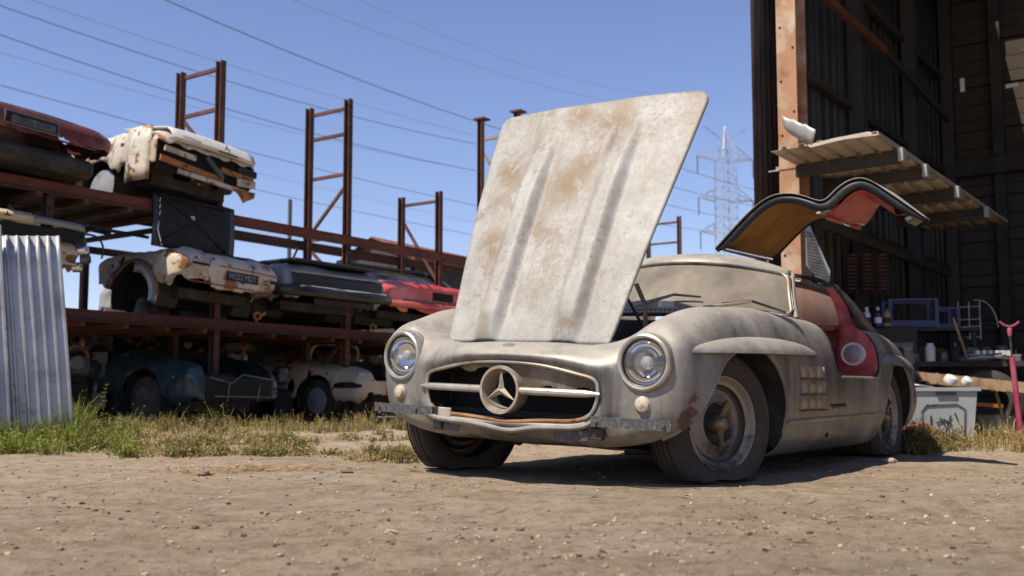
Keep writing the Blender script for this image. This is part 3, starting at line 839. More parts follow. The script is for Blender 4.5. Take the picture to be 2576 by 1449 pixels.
MB().surf([[(-.12, y, .662 - .04 * (y / .8) ** 2), (-.9, y, .735 - .03 * (y / .8) ** 2)] for y in np.linspace(-.74, .74, 10)]).build('boot_opening', M['black'], c, thick=.02)
MB().box((-.5, 0, .16), (1.0, 1.3, .2), bevel=.05).build('fuel_tank', M['dark'], c)
MB().tube([(-.25, .5, .08), (-.9, .62, .12), (-1.5, .6, .1)], .05, 8).build('silencer', M['dark'], c)

# --- upper level: white rusted tail with badge
sa, sb = s_at(392, .5, 3.2), s_at(640, .5, 3.2)
hwid = (sb - sa) / 2
def cutw(p):   # torn corner and open tail
    return np.where(p[:, 0] > -.03, np.where((p[:, 2] < .60 + .02 * np.sin(p[:, 1] * 23)) & (p[:, 2] > .30 + .04 * np.sin(p[:, 1] * 17)), -1.0, 1.0), 1.0) * .05
c = hulk('scrap_saloon', 'crumpled white scrap car with a star badge, beside the maroon one on top', (sa + sb) / 2, .5, SH2 + .04,
         [(0, hwid * .96, .27, .62, 5), (-.04, hwid, .22, .70, 5), (-.35, hwid * 1.03, .20, .80, 4.5), (-1.0, hwid * 1.05, .18, .86, 4), (-2.2, hwid * 1.05, .18, .84, 4), (-3.8, hwid, .2, .75, 4), (-4.0, hwid * .9, .25, .68, 4)], M['whiterust'], [(-1.12, .16, .33), (-3.3, .16, .33)], cut=cutw, roll=R(-4.0))
lid = MB().surf([[(x, y, z + .03 * (1 - (y / hwid) ** 2)) for y in np.linspace(-hwid * .80, hwid * .90, 14)] for x, z in ((.035, .615), (.05, .66), (.0, .745), (-.08, .80), (-.4, .845), (-.9, .89))]).build('boot_lid', M['whitesolid'], c, 40, thick=.015)
star_badge(lid, (.045, hwid * .28, .735), .045, (1, 0, .5), (0, 0, 1), 'black')
squiggle(lid, (.055, -hwid * .62, .705), (.055, -hwid * .25, .70), .012)
MB().bar((.058, hwid * .12, .665), (.058, hwid * .5, .66), .012).build('lid_handle', M['black'], lid, 0)
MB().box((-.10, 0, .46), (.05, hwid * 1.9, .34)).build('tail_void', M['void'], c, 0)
for k, (y0, y1, z0, z1, w_, mt) in enumerate(((-.95, .30, .40, .34, .07, 'rustiron'), (-.6, .95, .30, .27, .05, 'whiterust'), (-.9, -.3, .52, .50, .06, 'whiterust'), (.2, .9, .46, .44, .06, 'rustiron'), (-.1, .25, .55, .36, .05, 'steelgrey'), (.55, .92, .36, .38, .09, 'whiterust'))):
    MB().bar((-.01 + .012 * k, y0 * hwid, z0), (-.01 + .012 * k, y1 * hwid, z1), .03, w_).build('torn_panel', M[mt], c, 0)
MB().box((.02, hwid * .78, .52), (.05, hwid * .40, .09), bevel=.02).build('tail_lamp_housing', M['black'], c)
MB().surf([[(.02, hwid * .5, .28), (.02, hwid * .98, .30)], [(.04, hwid * .62, .20), (.03, hwid * .95, .22)], [(.05, hwid * .70, .12), (.04, hwid * .78, .16)]]).build('hanging_valance', M['rustiron'], c, thick=.006)
P = [[(-.10 - q * .45, -hwid - .035 - .03 * math.sin(q * 3.1), z) for q in np.linspace(0, 1, 6)] for z in (.78, .60, .42, .28, .14)]
MB().surf(P).build('torn_wing', M['whiterust'], c, 40, thick=.008)
d = hub_drum(c, -1.12, -hwid + .06, .14, .26, .12, 'galv', 'bare_wheel')

# --- middle level, far left behind the leaning sheets: cream tail
s1 = s_at(217, .45, 2.0)
c = hulk('scrap_saloon', 'cream scrap car on the middle rack level behind the leaning corrugated sheets', s1 - .86, .45, SH1 + .06,
         [(0, .72, .36, .62, 4), (-.05, .80, .32, .66, 4.5), (-.4, .85, .26, .80, 4), (-1.0, .87, .22, .84, 4), (-2.2, .87, .22, .84, 4), (-3.9, .84, .25, .78, 4), (-4.3, .7, .3, .68, 4)], M['cream'], [(-.95, .22, .33), (-3.4, .22, .33)])
lid = MB().surf([[(x, y, z - .03 * (y / .8) ** 2) for y in np.linspace(-.80, .80, 14)] for x, z in ((.06, .815), (.065, .86), (.0, .90), (-.35, .935), (-.9, .95))]).build('boot_lid', M['grey'], c, 40, thick=.02)
MB().surf([[(x, y, z - .03 * (y / .8) ** 2) for y in np.linspace(-.80, .22, 10)] for x, z in ((.072, .80), (.080, .865), (.01, .912), (-.3, .945))]).build('lid_edge', M['cream'], lid, 40, thick=.006)
star_badge(lid, (.088, -.06, .85), .035, (1, 0, .3), (0, 0, 1), 'black')
MB().box((-.02, .1, .73), (.12, 1.3, .11)).build('boot_opening', M['void'], c, 0)
for (y, z) in ((.45, .56), (.40, .50), (.52, .49), (.30, .58), (.22, .52), (.6, .54)):
    MB().box((.012, y, z), (.02, .03, .012)).build('trim_hole', M['void'], c, 0)
squiggle(c, (.012, .36, .46), (.012, .56, .455), .006, r=.003, k=9)
MB().surf([[(-.95 - .5 * q, y, .93 + .48 * math.sin(q * 1.35)) for y in np.linspace(-.62, .62, 8)] for q in np.linspace(0, 1, 8)]).build('rear_window', M['carglass'], c, 40, thick=.01)
MB().tube([(-.93, .66, .94), (-1.2, .63, 1.22), (-1.45, .60, 1.41)], .025, 8).build('pillar', M['cream'], c)
MB().surf([[(x, y, 1.40 + .05 * math.cos(y * 2)) for y in np.linspace(-.6, .6, 8)] for x in (-1.42, -2.4)]).build('roof', M['cream'], c, 40, thick=.02)
for k, (dy, dz) in enumerate(((.0, .0), (.05, -.09), (-.02, -.18), (.03, .08))):
    MB().lathe([(-.05, .05), (.03, .055), (.05, .04), (.052, .001)], 14, (-.02 - .03 * k, .84 + dy, .60 + dz), (.7, .7, .1)).build('lamp_parts', M['steelgrey' if k % 2 else 'bright'], c)
MB().tube(spline1([(-.05, .86, .78), (-.0, .98, .76), (.0, 1.06, .66), (-.05, 1.08, .54)], 16), .012, 6).build('loose_wire', M['black'], c)

# --- middle level: white rusted tail with number plate, black lid up
sa, sb = s_at(458, .5, 1.9), s_at(694, .5, 1.9)
hwid = (sb - sa) / 2
c = hulk('scrap_saloon', 'rust-eaten white scrap car with a dark number plate and its black boot lid propped up', (sa + sb) / 2, .5, SH1 + .05,
         [(0, hwid * .95, .34, .62, 5), (-.035, hwid, .30, .68, 5), (-.16, hwid * 1.01, .26, .78, 5), (-.6, hwid * 1.03, .22, .83, 4.5), (-1.3, hwid * 1.03, .24, .83, 4), (-1.62, hwid * 1.02, .26, .80, 4), (-1.66, hwid * 1.0, .28, .78, 4)], M['whiterust'], [(-.93, .26, (.47, .41))], roll=R(-2.5))
MB().tube([(-.93 + .485 * math.cos(q), -hwid * 1.025, .26 + .425 * math.sin(q)) for q in np.linspace(-.1, 2.6, 24)], .022, 6, flat=.5).build('rust_edge', M['rustpanel'], c)
P = [[(-.93 + r_ * 1.15 * math.cos(q), -hwid * 1.01 + .02 * (r_ - .37), .26 + r_ * math.sin(q)) for q in np.linspace(-.35, 1.6, 14)] for r_ in (.27, .34, .41)]
MB().surf(P).build('primer_patch', M['galv'], c, thick=.006)
pl = MB().box((.014, hwid * .20, .515), (.012, .50, .115), bevel=.004).build('number_plate', M['plate'], c, 0)
me = text_mesh('W232 MDT', .105, .0015, font_spacing=.95)
o = finish('plate_characters', me, M['platechar'], pl, 0)
o.matrix_local = Matrix.Translation((.022, hwid * .20, .512)) @ Matrix.Rotation(R(90), 4, 'Z') @ Matrix.Rotation(R(90), 4, 'X') @ Matrix.Scale(.86, 4, (1, 0, 0))
MB().box((.012, -hwid * .68, .60), (.012, .24, .03)).build('lamp_slot', M['void'], c, 0)
MB().lathe([(-.02, .035), (.012, .035), (.014, .02), (.0, .001)], 16, (0, hwid * .72, .50), (1, 0, 0)).build('filler_hole', M['void'], c)
MB().box((.010, hwid * .90, .52), (.012, .10, .04)).build('lamp_slot', M['void'], c, 0)
MB().bar((.008, -hwid * .9, .385), (.008, hwid * .9, .372), .03, .014).build('rusted_seam', M['rustpanel'], c, 0)
MB().bar((.010, -hwid * .3, .615), (.010, hwid * .95, .60), .02, .012).build('rusted_seam', M['rustpanel'], c, 0)
MB().surf([[(-.13, y, .79), (-.95, y, .845)] for y in np.linspace(-hwid * .45, hwid * .97, 8)]).build('boot_opening', M['void'], c, 0, thick=.02)
for y in (-hwid + .12, hwid - .12):
    hub_drum(c, -.93, y, .10, .135, .14, 'steelgrey')
yl0, yl1 = s_at(374, .14, 2.4) - (sa + sb) / 2, s_at(579, .14, 2.4) - (sa + sb) / 2
LX = -.36
lz = lambda q: .78 + .66 * q
lid = MB().surf([[(LX - .04 * q + .02 * math.sin(q * 3.1), y, lz(q) - .05 * max(0, abs(2 * (y - yl0) / (yl1 - yl0) - 1) - .8) * (q > .9)) for y in np.linspace(yl0, yl1, 14)] for q in np.linspace(0, 1, 10)]).build('boot_lid', M['black'], c, 40, thick=.03)
f_ = lambda p: V3((LX - .04 * p[1] + .045, yl0 + (yl1 - yl0) * p[0], lz(p[1])))
for (a, b) in (((0.1, .1), (.5, .55)), ((.9, .1), (.5, .55)), ((.1, .92), (.5, .55)), ((.9, .92), (.5, .55)), ((.06, .94), (.94, .94)), ((.06, .06), (.94, .06))):
    MB().bar(f_(a), f_(b), .03, .02).build('lid_rib', M['black'], lid, 0)
MB().box(f_((.46, .62)), (.01, .055, .07)).build('sticker', M['white'], lid, 0)
for q in (.55, .68, .80): MB().bar(f_((.06, q)), f_((.07, q + .09)), .01).build('scratch', M['bright'], lid, 0)
MB().tube([f_((.10, .02)), f_((.05, .3)), f_((.06, .45))], .008, 5).build('lid_spring', M['bright'], lid)
ir = MB().lathe([(-.02, .055), (.02, .055), (.02, .028), (-.02, .028), (-.02, .055)], 18, at(647, 795, 13.2), (.6, -.8, .1)).tube([at(655, 795, 13.2), at(668, 787, 13.2)], .02, 8).tube([at(645, 803, 13.2), at(646, 815, 13.2)], [.02, .008], 6).build('trunnion', M['rustiron'])
tag(ir, 'orange rusted swivel joint hanging on the edge of the middle rack level', 'car part')

# --- middle level: grey and black tail with black bumper
sa, sb = s_at(708, .35, 1.9), s_at(975, .45, 1.9)
hwid = (sb - sa) / 2
c = hulk('scrap_saloon', 'grey scrap car with black open tail and long black bumper, on the middle level', (sa + sb) / 2, .40, SH1 + .05,
         [(0, hwid * .97, .36, .66, 5), (-.04, hwid, .30, .74, 5), (-.3, hwid * 1.02, .26, .84, 4.5), (-1.0, hwid * 1.02, .22, .90, 4), (-2.6, hwid, .22, .88, 4), (-4.1, hwid * .95, .25, .8, 4)], M['grey'], [(-.95, .26, .34)])
MB().box((.0, .02, .58), (.06, hwid * 1.8, .20), bevel=.02).build('tail_panel', M['black'], c)
MB().box((-.35, .02, .862), (.7, hwid * 1.7, .05), bevel=.02).build('boot_opening', M['black'], c)
MB().bar((.03, -hwid * .9, .70), (.03, hwid * .95, .70), .02).build('chrome_strip', M['chrome'], c, 0)
bp_ = MB().tube(spline1([(-.35, -hwid * 1.06, .44), (-.02, -hwid * 1.04, .44), (.09, -hwid * .9, .44), (.11, 0, .44), (.09, hwid * .92, .44), (-.02, hwid * 1.06, .44), (-.2, hwid * 1.1, .44)], 30), .075, 10, flat=1.0).build('bumper', M['black'], c)
MB().tube([(.155, y, .495) for y in np.linspace(-hwid * .85, hwid * .85, 10)], .014, 6).build('bumper_strip', M['white'], bp_)
MB().box((.05, .1, .33), (.03, hwid * 1.2, .08), bevel=.01).build('valance', M['dark'], c)
MB().tube([(-.5, -hwid * .4, .90), (-.42, -hwid * .35, 1.10)], .015, 6).build('bent_stalk', M['black'], c)

# --- middle level: faded red car with black soft roof
sa, sb = s_at(955, .30, 1.9), s_at(1215, .30, 1.9)
hwid = (sb - sa) / 2
c = hulk('scrap_convertible', 'faded red scrap convertible with grey glass and black roof, on the middle level', (sa + sb) / 2, .30, SH1 + .06,
         [(0, hwid * .93, .34, .70, 3.5), (-.06, hwid * .98, .28, .76, 4), (-.4, hwid * 1.0, .24, .82, 4), (-1.2, hwid * 1.02, .22, .84, 4), (-2.8, hwid * 1.02, .22, .84, 4), (-4.2, hwid * .9, .25, .75, 4)], M['carred'], [(-.85, .26, .36)])
MB().box((.012, hwid * .15, .60), (.03, .50, .13), bevel=.01).build('lamp_opening', M['void'], c)
MB().bar((.03, -hwid * .6, .49), (.04, hwid * .8, .49), .03, .02).build('trim_gap', M['black'], c, 0)
MB().tube(spline1([(-.45, -hwid * 1.03, .42), (-.05, -hwid * .98, .42), (.07, -hwid * .7, .42), (.08, hwid * .9, .42)], 20), .05, 8).build('bumper', M['carred'], c)
gl = MB().surf([[(-.55 - .55 * q, y * (1 - .1 * q), .80 + .29 * math.sin(q * 1.5)) for y in np.linspace(-hwid * .85, hwid * .85, 10)] for q in np.linspace(0, 1, 8)]).build('rear_window', M['carglass'], c, 40, thick=.008)
MB().tube([(-.5, -hwid * .88, .82), (-.8, -hwid * .86, 1.0), (-1.1, -hwid * .8, 1.11), (-1.1, hwid * .8, 1.13), (-.8, hwid * .86, 1.02), (-.5, hwid * .88, .82)], .035, 8).build('roof_frame', M['black'], c)
MB().surf([[(x, y, 1.10 + .05 * math.cos(y * 1.6)) for y in np.linspace(-hwid * .8, hwid * .8, 8)] for x in (-1.1, -1.9)]).build('soft_roof', M['black'], c, 40, thick=.02)
hub_drum(c, -.85, -hwid + .15, .18, .15, .12, 'dark')
MB().lathe([(-.02, .05), (.02, .05), (.02, .026), (-.02, .026), (-.02, .05)], 16, (-.12, -hwid * 1.0, .06), (.4, -.9, .1)).build('rusty_eye', M['rustiron'], c)

# --- ground: dark teal car, bonnet off
sa, sb = s_at(487, .55, .6), s_at(705, .55, .6)
hwid = (sb - sa) / 2
c = hulk('scrap_saloon', 'dark teal scrap car without bonnet on the ground, pale oval mark on its wing', (sa + sb) / 2, .55, 0.04,
         [(0, hwid * .95, .26, .60, 3.5), (-.05, hwid * .99, .20, .68, 4), (-.35, hwid * 1.02, .16, .80, 4), (-.9, hwid * 1.03, .16, .88, 4), (-1.5, hwid * 1.04, .16, .92, 4), (-2.6, hwid * 1.04, .16, .92, 4), (-4.2, hwid * .9, .2, .75, 4)], M['teal'], [(-.95, .30, .38)], cut=lambda p: np.where((p[:, 2] > .56) & (np.abs(p[:, 1]) < hwid * .78) & (p[:, 0] > -1.35), -.02, .05))
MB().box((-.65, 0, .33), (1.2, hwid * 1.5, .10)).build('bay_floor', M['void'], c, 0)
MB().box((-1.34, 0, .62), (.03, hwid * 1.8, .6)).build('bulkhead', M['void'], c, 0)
MB().box((-.6, .05, .50), (.5, .5, .24), bevel=.06).build('engine_block', M['dark'], c)
MB().box((.01, 0, .42), (.03, hwid * 1.5, .26)).build('grille_void', M['void'], c, 0)
for (y0, z0, y1, z1) in ((-.7, .56, -.2, .50), (-.2, .50, .05, .60), (.05, .60, .8, .54), (-.6, .34, .7, .33), (-.3, .28, -.25, .5), (.4, .28, .45, .5)):
    MB().bar((.035, y0 * hwid, z0), (.035, y1 * hwid, z1), .02, .018).build('grille_bar', M['steelgrey'], c, 0)
MB().ell((-.36, -hwid * 1.005, .50), (.035, .012, .085), 16, 10).build('pale_mark', patchy('pale_paint_mark', (.42, .50, .42), bump=0), c)
tw = hub_drum(c, -.95, -hwid + .04, .28, .30, .16, 'rubber', 'wheel')
MB().lathe([(.0, .19), (.015, .18), (.02, .12), (.01, .08), (.02, .001)], 20, (-.95, -hwid + .03, .28), (0, -1, 0)).build('wheel_cover', M['steelgrey'], tw)
MB().surf([[(-1.7, -hwid * 1.0, z), (-2.6, -hwid * 1.02, z)] for z in (.2, .5, .9)]).build('door_skin', M['grey'], c, thick=.01)

# --- ground: cream car half hidden by the coupe
sa, sb = s_at(905, .5, .6), s_at(1130, .5, .6)
hwid = (sb - sa) / 2
c = hulk('scrap_saloon', 'cream scrap car with rounded wings and no bonnet, on the ground left of the coupe', (sa + sb) / 2, .5, 0.04,
         [(0, hwid * .90, .26, .58, 3), (-.06, hwid * .97, .20, .68, 3.2), (-.4, hwid * 1.02, .16, .80, 3.5), (-1.0, hwid * 1.04, .16, .86, 3.6), (-2.4, hwid * 1.04, .16, .90, 4), (-4.0, hwid * .9, .2, .75, 4)], M['cream'], [(-.85, .28, .37)], cut=lambda p: np.where((p[:, 2] > .56) & (np.abs(p[:, 1]) < hwid * .70) & (p[:, 0] > -1.3), -.02, .05))
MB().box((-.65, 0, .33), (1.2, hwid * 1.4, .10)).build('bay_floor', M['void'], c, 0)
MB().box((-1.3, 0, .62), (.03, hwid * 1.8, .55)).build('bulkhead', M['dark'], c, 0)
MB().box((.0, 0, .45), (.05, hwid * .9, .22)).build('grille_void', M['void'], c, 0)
tw = hub_drum(c, -.85, -hwid + .03, .28, .30, .16, 'rubber', 'wheel')
MB().lathe([(.0, .19), (.015, .18), (.02, .12), (.03, .08), (.03, .001)], 20, (-.85, -hwid + .02, .28), (0, -1, 0)).build('wheel_cover', M['grey'], tw)
MB().tube(spline1([(-1.5, -.5, .86), (-1.45, -.48, 1.08), (-1.42, 0, 1.14), (-1.45, .48, 1.08), (-1.5, .5, .86)], 24), .02, 6).build('windscreen_frame', M['white'], c)
lw = MB().lathe([(-.02, .08), (.03, .085), (.04, .07), (.03, .001)], 20, (-.10, -hwid * .86, .60), (1, -.2, .1)).build('headlight', M['chrome'], c)

# --- loose scrap lying between the levels
scr = [('engine_block', 'greasy engine block lying under the middle rack level at the left', (232, 868, 13.6), (.5, .35, .32), 'steelgrey'),
       ('gearbox', 'dull gearbox casing beside the greasy engine block under the rack', (330, 855, 14.2), (.42, .3, .28), 'steelgrey'),
       ('axle_housing', 'dark axle housing lying on scrap behind the dark teal car', (455, 870, 15.0), (.5, .3, .26), 'dark'),
       ('engine_block', 'second engine block with bright pulleys behind the dark teal car', (590, 862, 15.6), (.6, .4, .34), 'steelgrey')]
for k, (nm, lb, (u, v, d), sz, mt) in enumerate(scr):
    p = at(u, v, d)
    root = thing(nm, lb, 'car part', (p.x, p.y, p.z), R(-30 + 25 * k))
    MB().box((0, 0, 0), sz, bevel=.05).build('casing', M[mt], root)
    for j in range(3):
        MB().lathe([(0, .07 - .015 * j), (.05, .07 - .015 * j), (.05, .03), (.06, .001)], 16, (sz[0] / 2 - .16 * j, -sz[1] / 2, .05 * j - .04), (0, -1, 0)).build('pulley', M['galv' if j == 1 else 'dark'], root)
    MB().tube(spline1([(-.2, -.1, sz[2] / 2), (-.1, -.25, sz[2] / 2 + .1), (.15, -.2, sz[2] / 2 + .06), (.2, -.1, 0)], 14), .025, 6).build('manifold', M['rustiron' if k % 2 else 'steelgrey'], root)
    # timber and steel bearers carry the loose parts
    hgt = p.z - sz[2] / 2
    MB().box((0, 0, -sz[2] / 2 - hgt / 2), (sz[0] * .8, sz[1] * .8, hgt)).build('support_stack', M['dark'], root, 0)
for k, (u0, v0, u1, v1, d, mt, lb) in enumerate(((722, 838, 800, 925, 17.6, 'rustpanel', 'rusted orange sheet panel standing left of a dark rack post'), (806, 842, 872, 925, 18.6, 'rustpanel', 'pitted rust-brown panel standing behind the rack post beside the orange one'), (905, 905, 950, 860, 19.5, 'grey', 'grey steel panel standing far back beside the coupe headlight'))):
    a, b = at(u0, v0, d), at(u1, v1, d)
    x0, x1 = sorted((a.x, b.x)); z0, z1 = sorted((a.z, b.z))
    nx = 9
    P = [[(x, d + .02 * math.sin(7 * q + k), z) for z in (0.0, (z0 + z1) / 2, z1)] for q, x in enumerate(np.linspace(x0, x1, nx))]
    o = MB().surf(P).build('steel_panel', M[mt], None, 40, thick=.02)
    tag(o, lb, 'panel')
# smaller greasy parts heaped in the dark between the levels
pg = np.random.default_rng(44)
for k in range(16):
    s_ = s_at(190 + 44 * k + pg.uniform(-14, 14), -1.0 - .6 * (k % 3), 1.0); t_ = -1.0 - .6 * (k % 3)
    low = k % 2 == 0
    root = thing('engine_part', 'greasy engine part lying in the gloom behind the ground-level scrap cars', 'car part', rk(s_, t_, .0), R(pg.uniform(0, 180)), 'engine parts heaped under the rack')
    hh = pg.uniform(.62, .95)
    MB().box((0, 0, hh / 2 - .1), (.36, .3, hh - .2), bevel=.03).build('stack', M['dark'], root)
    MB().box((0, 0, hh), (pg.uniform(.25, .45), pg.uniform(.2, .3), pg.uniform(.16, .3)), bevel=.04).build('casing', M[('steelgrey', 'dark', 'rustpanel')[k % 3]], root)
    MB().lathe([(0, .08), (.06, .08), (.06, .04), (.09, .035), (.09, .001)], 16, (0, -.13, hh + .02), (.2, -1, .1)).build('flange', M[('galv', 'steelgrey', 'rustiron')[k % 3]], root)
    MB().tube(spline1([(-.15, -.1, hh + .1), (-.05, -.2, hh + .22), (.12, -.15, hh + .16), (.2, 0, hh)], 12), .022, 6).build('pipe', M[('rustiron', 'steelgrey', 'dark')[k % 3]], root)
# dark board fence added behind the rack to fill the dark gap
backdrop = thing('dark_backdrop', 'dark board fence added behind the storage rack', 'backdrop', rk(0, -3.6, 0), RZ)
fm = None
for k in range(62):
    s = -9.5 + k * .42
    if fm is None:
        fm = MB().box((0, 0, .72), (.025, .40, 1.44)).build('board', M['dark'], backdrop, 0)
        o = fm
    else:
        o = fm.copy(); COL.objects.link(o)
    o.location = (.012 * (k % 3), s, -.05 + .04 * math.sin(k * 2.3))
for z in (.4, 1.1): MB().box((-.04, 3.3, z), (.04, 26, .08)).build('rail', M['dark'], backdrop, 0)

# --- leaning corrugated sheets at the left edge
def corrugated(name, w, h, pitch, depth, mat, parent=None, label=None, nz=6, bend=0.0, dent=0.0, seed=0):
    g = np.random.default_rng(seed)
    xs = []
    k = 0
    x = 0.0
    prof = []
    while x < w:
        prof += [(x, 0), (x + pitch * .62, 0), (x + pitch * .72, depth), (x + pitch * .90, depth)]
        x += pitch
    P = []
    for z in np.linspace(0, h, nz):
        P.append([(px, -py + bend * (z / h) ** 2 + dent * math.sin(px * 3 + z * 4 + seed), z) for px, py in prof if px <= w])
    return MB().surf(P).build(name, mat, parent, 25, thick=.0015)
p = at(60, 1120, 7.35)
for k, (du, ww, hh, dz, yaw, lean, roll, lb) in enumerate(((-.97, .92, 1.58, -.02, 33, 5.2, -4.0, 'weathered grey corrugated sheet at the left edge of the picture, left of the other sheet'), (-.09, .44, 1.55, .0, 33, 5.5, -4.5, 'narrow corrugated steel sheet leaning at the left edge, nearest the maroon and cream cars'))):
    o = corrugated('corrugated_sheet', ww, hh, .07 if k else .075, .018, M['galv'], nz=8, bend=.05, dent=.008, seed=k)
    o.location = (p.x + du * math.cos(R(yaw)), p.y + du * math.sin(R(yaw)) + .02 * k, dz)
    o.rotation_euler = (R(-lean), R(roll), R(yaw))
    tag(o, lb, 'metal sheet')
# ------------------------------------------------------------------ open-fronted shed on the right
SP = at(1992, 700, 9.3); SP = (SP.x, 9.3)
def sh(s, t, z): return V3((t, s, z))                 # local: +Y along the side wall (going back), +X into the shed
shed = thing('open_shed', 'tall open-fronted shed with dark corrugated walls and an orange primed front post', 'shed', (SP[0], SP[1], 0), -R(36))
# post: I section with bolt holes
po = MB().box(sh(0, 0, 3.1), (.185, .018, 6.3)).box(sh(.12, 0, 3.1), (.014, .22, 6.3)).box(sh(.24, 0, 3.1), (.185, .018, 6.3)).build('post', M['post'], shed, 0)
for k, z in enumerate(np.arange(1.35, 5.6, .27)):
    MB().lathe([(0, .012), (.004, .012), (.004, .001)], 10, sh(-.008, -.055 if k % 2 else .062, z + .03 * (k % 3)), (0, -1, 0)).build('bolt_hole', M['void'], po)
MB().box(sh(-.012, .0, 2.46), (.24, .012, .03)).build('weld_strap', M['post'], po, 0)
MB().box(sh(-.02, -.14, 2.44), (.10, .012, .012)).build('bracket_rod', M['galv'], po, 0)
for s in (2.4, 4.6, 6.6):
    MB().box(sh(s, -.10, 3.1), (.16, .16, 6.2)).build('post', M['siding_in'], shed, 0)
# side wall: lapped sheets of standing-seam siding
def siding(w, h, pitch, d, mat, nm):
    prof = []
    x = 0
    while x < w - 1e-6:
        prof += [(x, 0), (x + pitch * .80, 0), (x + pitch * .86, d), (x + pitch * .94, d)]
        x += pitch
    prof.append((w, 0))
    return MB().surf([[(py, px, z) for px, py in prof] for z in (0, h / 2, h)])
for k in range(10):
    o = siding(.92 if k else .62, 6.25, .26 if k else .124, .03, None, None).build('siding_sheet', M['siding' if k == 0 else 'siding_in'], shed, 20, thick=.003)
    o.location = (-.25 + .004 * (k % 2), (-.22 if k == 0 else .39 + (k - 1) * .90), 0.02)
for z in (1.0, 2.2, 3.6, 5.0):
    MB().box(sh(3.8, -.17, z), (.08, 6.8, .08)).build('girt', M['siding_in'], shed, 0)
# diagonal braces on the inside of the wall
def in_wall(u, v, t_):
    """Point on the shed's side wall (offset t_) in direction (u, v)."""
    a = R(36); o = V3((SP[0], SP[1], 0)); ex = V3((math.cos(a), -math.sin(a), 0)); ey = V3((math.sin(a), math.cos(a), 0))
    d = V3(at(u, v, 10.0)) - V3((0, 0, CAM_H))
    k = ((o + ex * t_ - V3((0, 0, CAM_H))) @ ex) / (d @ ex)
    p = V3((0, 0, CAM_H)) + d * k - o
    return V3((p @ ex, p @ ey, p[2]))
for (u0, v0, u1, v1, mt) in ((2062, -20, 2230, 132, 'rackred'), (2225, 128, 2385, 300, 'siding_in'), (2060, 560, 2390, 690, 'plankdark')):
    MB().bar(in_wall(u0, v0, .06), in_wall(u1, v1, .06), .05, .09).build('brace', M[mt], shed, 0)
# back wall of boards
D_ = 6.75
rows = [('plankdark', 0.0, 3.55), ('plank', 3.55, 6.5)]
pl_mesh = {}
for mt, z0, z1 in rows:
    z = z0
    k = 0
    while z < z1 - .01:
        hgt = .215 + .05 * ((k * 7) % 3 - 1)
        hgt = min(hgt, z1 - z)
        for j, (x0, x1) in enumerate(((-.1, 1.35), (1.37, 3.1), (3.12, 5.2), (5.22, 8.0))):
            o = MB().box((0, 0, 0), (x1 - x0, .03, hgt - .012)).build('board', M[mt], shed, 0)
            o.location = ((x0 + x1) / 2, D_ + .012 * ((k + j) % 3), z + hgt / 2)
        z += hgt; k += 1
for x in (.55, 1.9, 3.2, 4.6):
    MB().box((x, D_ - .09, 3.1), (.14, .12, 6.2)).build('stud', M['plankdark'], shed, 0)
for x0 in (1.30, 1.45, 1.60, 1.74):
    MB().box((x0 - .02, D_ - .045, 4.75), (.12, .025, 2.1)).build('upright_board', M['plank'], shed, 0)
MB().box((2.5, D_ - .16, 3.62), (5.6, .16, .22)).build('wall_plate', M['plankdark'], shed, 0)
# roof and far side; a gap is added so sun reaches the boards
for (x0, x1, y0, y1) in ((-.5, 8.5, -.8, 5.35), (-.5, .45, 5.35, 6.25), (1.75, 8.5, 5.35, 6.25), (-.5, 8.5, 6.25, 7.1)):
    MB().box(((x0 + x1) / 2, (y0 + y1) / 2, 6.33), (x1 - x0, y1 - y0, .10)).build('roof', M['siding_in'], shed, 0)
MB().box((8.2, 3.1, 3.1), (.10, 7.6, 6.2)).build('far_wall', M['siding_in'], shed, 0)
MB().box((4.3, 7.12, 3.3), (9.4, .06, 6.6)).build('outer_skin', M['siding_in'], shed, 0)
for s in (1.6, 3.4, 5.2):
    MB().box((4.0, s, 6.1), (8.4, .12, .26)).build('rafter', M['siding_in'], shed, 0)
# white strips standing in for slots of light inside
for k, (u, v, w, h, lb) in enumerate(((2421, 214, .05, .17, 'narrow white strip standing for a light slot high on the shed back wall'), (2546, 215, .14, .05, 'small white strip for a light slot high on the right of the shed back wall'))):
    p = at(u, v, 12.4 if k == 0 else 12.2)
    o = MB().box((0, 0, 0), (w, .012, h)).build('light_slot_strip', M['white'], None, 0); o.location = p; o.rotation_euler.z = -R(36)
    tag(o, lb, 'strip')

# ------------------------------------------------------------------ lean-to canopy on the shed wall
A1, A2 = at(2212, 342, 8.25), at(2515, 548, 11.2)
can = thing('canopy', 'beige ribbed lean-to canopy with pale purlin ends jutting out beside the orange post', 'canopy', (A1.x, A1.y, 0), math.atan2(A2.y - A1.y, A2.x - A1.x) - math.pi / 2)
LC = math.hypot(A2.x - A1.x, A2.y - A1.y)
zc = lambda s: A1.z + (A2.z - A1.z) * s / LC
WIDE = .92
seg = [-.05, LC * .22, LC * .45, LC * .72, LC * 1.08]
for k in range(4):
    s_a, s_b = seg[k], seg[k + 1] + .06
    prof = []
    x = -WIDE
    while x < 0:
        prof += [(x, 0), (x + .09, 0), (x + .105, .028), (x + .14, .028)]; x += .155
    prof.append((0.0, 0))
    P = [[(min(px, 0), s, zc(s) + pz + .006 * (k % 2)) for px, pz in prof] for s in np.linspace(s_a, s_b, 5)]
    MB().surf(P).build('roof_sheet', M['awning'], can, 20, thick=.004)
    MB().bar((.004, s_a, zc(s_a) + .012), (.004, s_b - .05, zc(s_b - .05) + .012), .012, .03).build('edge_flashing', M['awningtop'], can, 0)
